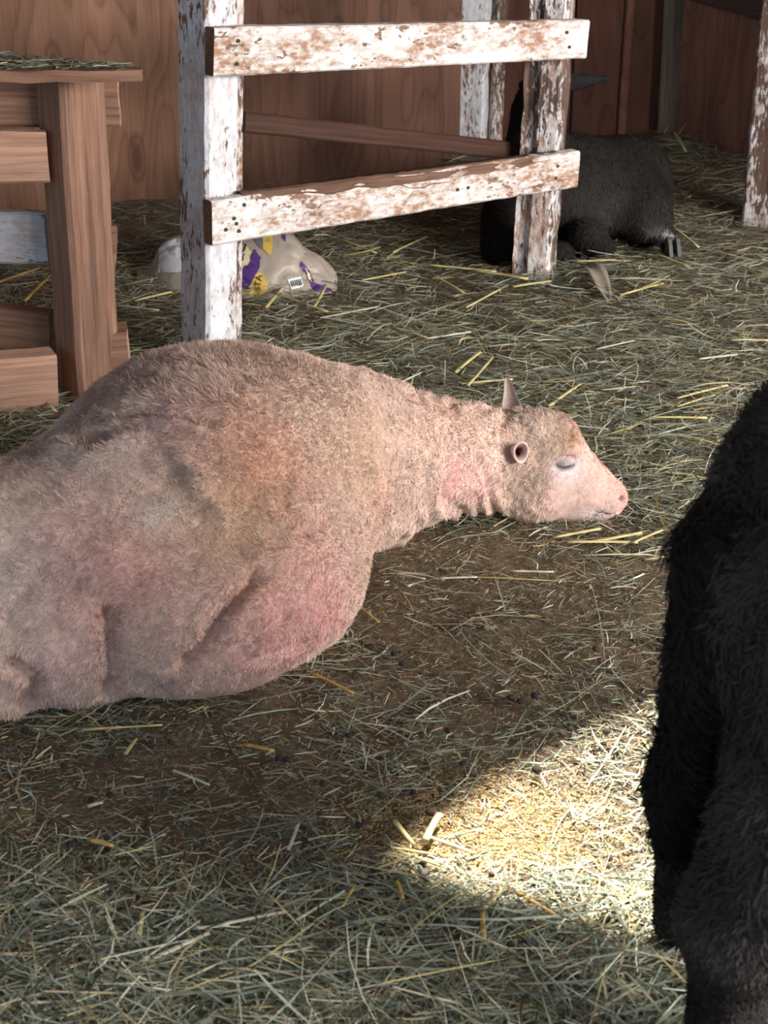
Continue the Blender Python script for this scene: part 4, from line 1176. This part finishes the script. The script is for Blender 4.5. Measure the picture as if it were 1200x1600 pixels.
# (px, py, length px, angle deg in the picture, width px, kind) for the stalks one can pick out
ST = [(960, 856, 84, 8, 8, 0), (940, 862, 110, 2, 7, 0), (1010, 855, 50, 20, 6, 0), (900, 848, 75, 8, 7, 0), (1058, 670, 90, -2, 7, 0), (1095, 632, 80, 12, 6, 0), (1170, 546, 60, 2, 5, 0), (1085, 645, 60, 15, 5, 0),
      (405, 1176, 48, -14, 9, 1), (206, 1180, 30, 55, 7, 0), (195, 1150, 120, 2, 6, 0), (160, 1152, 60, 2, 6, 0), (674, 1302, 52, 62, 13, 0), (632, 1308, 50, -50, 9, 0), (645, 1340, 70, -8, 7, 0), (700, 1325, 80, -22, 8, 0), (660, 1355, 80, -18, 6, 0),
      (770, 1430, 50, 45, 9, 0), (754, 1475, 55, 92, 9, 1), (840, 1440, 75, -32, 7, 1), (690, 1395, 50, 30, 8, 0), (620, 1360, 60, 20, 5, 0), (285, 1500, 95, 26, 10, 3), (395, 1460, 110, 12, 8, 3), (330, 1470, 60, 5, 8, 3), (222, 1465, 38, 80, 8, 0),
      (520, 1076, 75, -27, 6, 1), (575, 965, 45, -38, 5, 1), (715, 910, 60, 3, 6, 3), (830, 905, 70, -2, 5, 3), (640, 905, 50, -12, 4, 3), (1035, 885, 60, 5, 6, 0), (545, 1420, 40, 60, 5, 1), (625, 1410, 30, -70, 6, 1), (500, 1440, 90, 30, 5, 3),
      (460, 1320, 50, 70, 6, 3), (160, 1335, 40, -15, 8, 1), (210, 1350, 60, 12, 4, 0), (150, 1270, 24, 18, 8, 3), (300, 1230, 60, -20, 5, 3), (780, 450, 90, -12, 7, 0), (830, 470, 60, 8, 6, 0), (720, 435, 110, -6, 6, 0), (760, 480, 70, 25, 6, 0), (700, 455, 60, -35, 6, 0),
      (880, 390, 30, -50, 6, 0), (930, 430, 60, 5, 5, 0), (1070, 380, 50, -35, 6, 0), (1060, 262, 40, -60, 5, 0), (470, 490, 90, -20, 6, 0), (430, 480, 50, 55, 6, 0), (500, 480, 40, 60, 6, 0), (545, 505, 90, 10, 5, 3), (600, 445, 70, 12, 5, 0), (640, 395, 60, 30, 5, 0), (560, 400, 60, -20, 5, 0),
      (240, 480, 60, 12, 6, 0), (215, 500, 70, -6, 5, 3), (60, 470, 60, 50, 6, 1), (25, 460, 80, 20, 6, 1), (70, 640, 60, -50, 5, 3), (1000, 480, 70, 18, 5, 0), (1050, 430, 60, -25, 6, 0), (960, 560, 60, 10, 5, 3), (880, 640, 60, 35, 6, 0), (905, 690, 90, -4, 4, 3), (1120, 575, 60, 8, 5, 3), (700, 545, 70, 8, 5, 3), (640, 540, 60, -18, 5, 0), (750, 600, 60, 50, 6, 0), (730, 585, 50, 40, 6, 0), (760, 615, 80, 6, 6, 0)]
SC = {0: (.62, .52, .24), 1: (.56, .35, .10), 3: (.60, .56, .42)}
cache = {}; straw_list = []; pellet_list = []
ORD = ['leftmost', 'second from left', 'third from left', 'fourth from left', 'fifth from left', 'sixth from left', 'seventh from left', 'eighth from left', 'ninth from left', 'tenth from left', 'eleventh from left', 'twelfth from left', 'thirteenth from left', 'fourteenth from left', 'fifteenth from left']
def name_each(items, noun, cat, group, zone):
    zs = {}
    for it in items: zs.setdefault((it[2], zone(it[0], it[1])), []).append(it)
    for (kd, zn), L_ in zs.items():
        L_.sort(key=lambda q: (q[0], q[1]))
        for i, it in enumerate(L_):
            lab = f'{noun[kd]} {zn}' if len(L_) == 1 else f'{noun[kd]}, {ORD[i]} of those {zn}'
            tag(it[3], lab, cat, group)
def straw_zone(x, y):
    if x < 300 and y < 700: return 'between bench and near post'
    if y < 530 and x < 560: return 'around the feed sack'
    if y < 500 and x < 690: return 'behind the sheep below the fence'
    if y < 500 and x < 850: return 'left of the peeling post foot'
    if y < 500: return 'beside the lying black animal'
    if y < 720 and x < 900: return "behind the pale sheep's head"
    if y < 720: return 'on the far right hay'
    if y < 900 and x > 850: return "before the pale sheep's muzzle"
    if y < 1000: return "below the pale sheep's neck"
    if y < 1270 and x < 600: return "below the pale sheep's belly"
    if y > 1280 and 600 <= x < 720 and y < 1385: return 'at the left tip of the sunlit patch'
    if x < 600 and y < 1400: return 'on the dirt at lower left'
    return 'along the bottom hay'
def pellet_zone(x, y):
    if inpoly(x, y, [(618, 1330), (690, 1262), (835, 1180), (1060, 1075), (1060, 1500), (880, 1455), (735, 1405)]): return 'in the sunlit patch'
    if y < 1235 and x < 560: return "below the pale sheep's belly"
    if x < 560: return 'on the dirt at lower left'
    if y < 1130: return "below the pale sheep's head"
    if y < 1300: return 'just above the sunlit patch'
    return 'along the bottom hay'
for (x, y, lp, an, wp, kd) in ST:
    a = math.radians(an); p0 = G(x - lp / 2 * math.cos(a), y + lp / 2 * math.sin(a)); p1 = G(x + lp / 2 * math.cos(a), y - lp / 2 * math.sin(a))
    c_ = (p0 + p1) / 2; dv = p1 - p0; L = min(np.linalg.norm(dv[:2]), .34); zc = c_[1] * CO + H * SI
    key = (kd, random.randrange(3))
    if key not in cache: cache[key] = stalk_mesh(1.0, .07, random.uniform(-.035, .035), SC[kd], key[1])
    o = bpy.data.objects.new('straw_stalk', cache[key]); col.objects.link(o)
    w = wp / F * zc
    tz = float(terrain(np.array([c_[0]]), np.array([c_[1]]))[0]) + .022 + .012 * float(density(np.array([c_[0]]), np.array([c_[1]]))[0])
    o.location = np.array([c_[0], c_[1], tz]) * S; o.scale = (L, w / .07, w / .07); o.rotation_euler = (random.uniform(-.2, .2), random.uniform(-.05, .05), math.atan2(dv[1], dv[0]))
    straw_list.append((x, y, kd, o))
# dung pellets and clods
M['pellet'] = vcol('dung_pellet', .85, .2, .35, 120, 0, .5)
pm = []
for k in range(4):
    bm = bmesh.new(); bmesh.ops.create_icosphere(bm, subdivisions=2, radius=1)
    V = np.array([v.co[:] for v in bm.verts]); Fc = [[v.index for v in f.verts] for f in bm.faces]; bm.free()
    V = V * (1 + .22 * fbm(V * 1.6 + k * 9, 300 + k, 2))[:, None] * [1.15, .95, .8]
    base = np.array([(.045, .036, .033), (.07, .045, .034), (.12, .075, .05), (.035, .03, .034)][k])
    me = mesh_data('dung_pellet', V * S, Fc, True, {'col': np.concatenate([np.repeat(base[None], len(V), 0), np.ones((len(V), 1))], 1)}); me.materials.append(M['pellet']); pm.append(me)
PE = [(436, 1186, 11), (448, 1187, 9), (145, 1194, 12), (175, 1189, 10), (100, 1206, 9), (40, 1148, 11), (263, 1160, 12), (268, 1166, 9), (172, 1250, 10), (143, 1256, 9), (213, 1263, 9), (83, 1288, 9), (230, 1296, 10), (110, 1328, 10), (125, 1380, 13), (50, 1400, 14), (210, 1412, 12), (263, 1422, 14), (233, 1408, 9), (505, 1225, 10), (475, 1320, 11),
      (722, 1200, 9), (735, 1214, 10), (672, 1272, 14), (735, 1216, 8), (646, 1238, 9), (877, 1158, 10), (946, 1155, 11), (838, 1212, 14), (1000, 1105, 9), (973, 1157, 9), (798, 1098, 10), (813, 1104, 11), (835, 1097, 11), (820, 1382, 12), (952, 1350, 10), (880, 1475, 10), (935, 1460, 10), (990, 1398, 9), (660, 1355, 12), (580, 1386, 16), (800, 1460, 10), (730, 1450, 11), (595, 1245, 10), (628, 1038, 9), (615, 1022, 9), (642, 1020, 8), (930, 1028, 11), (700, 1150, 9), (545, 1150, 10), (768, 1370, 9), (890, 1150, 9), (1030, 1010, 10), (560, 1290, 10), (770, 1500, 12), (690, 1500, 11), (840, 1470, 10)]
for i, (x, y, d_) in enumerate(PE):
    p = G(x, y); zc = p[1] * CO + H * SI; r = d_ * 1.15 / 2 / F * zc
    o = bpy.data.objects.new('dung_pellet', pm[(i * 7) % 4]); col.objects.link(o)
    o.location = np.array([p[0], p[1], float(terrain(p[:1], p[1:2])[0]) + r * .8 + .012]) * S; o.scale = (r, r, r); o.rotation_euler = (0, 0, i * 1.3)
    pellet_list.append((x, y, (i * 7) % 4, o))
name_each(straw_list, {0: 'yellow straw stalk', 1: 'orange brown straw stalk', 3: 'pale bleached straw stalk'}, 'straw', 'loose straw stalks on the floor', straw_zone)
name_each(pellet_list, {0: 'dark grey dung pellet', 1: 'dark brown dung pellet', 2: 'light brown dung pellet', 3: 'blackish dung pellet'}, 'dung pellet', 'dung pellets on the floor', pellet_zone)
# curled scrap of bark
a0, a1 = G(912, 440), G(950, 488); V = []; Fc = []
for i in range(9):
    t = i / 8; c_ = a0 + (a1 - a0) * t; w = .030 * math.sin(math.pi * (.12 + .8 * t)) + .004
    for j in range(5):
        s = -1 + j / 2; V.append(c_ + np.array([.85, .5, 0]) * w * s + np.array([0, 0, .05 + .012 * s * s + .01 * math.sin(t * 4)]))
    for j in range(5):
        s = -1 + j / 2; V.append(V[-5] - np.array([0, 0, .004]))
for i in range(8):
    for j in range(4):
        a = i * 10 + j; Fc.append((a, a + 1, a + 11, a + 10)); Fc.append((a + 5, a + 15, a + 16, a + 6))
    a = i * 10; Fc.append((a, a + 10, a + 15, a + 5)); Fc.append((a + 4, a + 9, a + 19, a + 14))
Fc.append((0, 5, 6, 7, 8, 9, 4, 3, 2, 1)); Fc.append((80, 81, 82, 83, 84, 89, 88, 87, 86, 85))
V = np.array(V); V[:, 2] += terrain(V[:, 0], V[:, 1]) - .02
o = mk('bark_scrap', V, Fc, plain('dry_bark', (.30, .25, .20), .8)); tag(o, 'curled greyish scrap of bark lying on hay near the peeling post', 'bark')
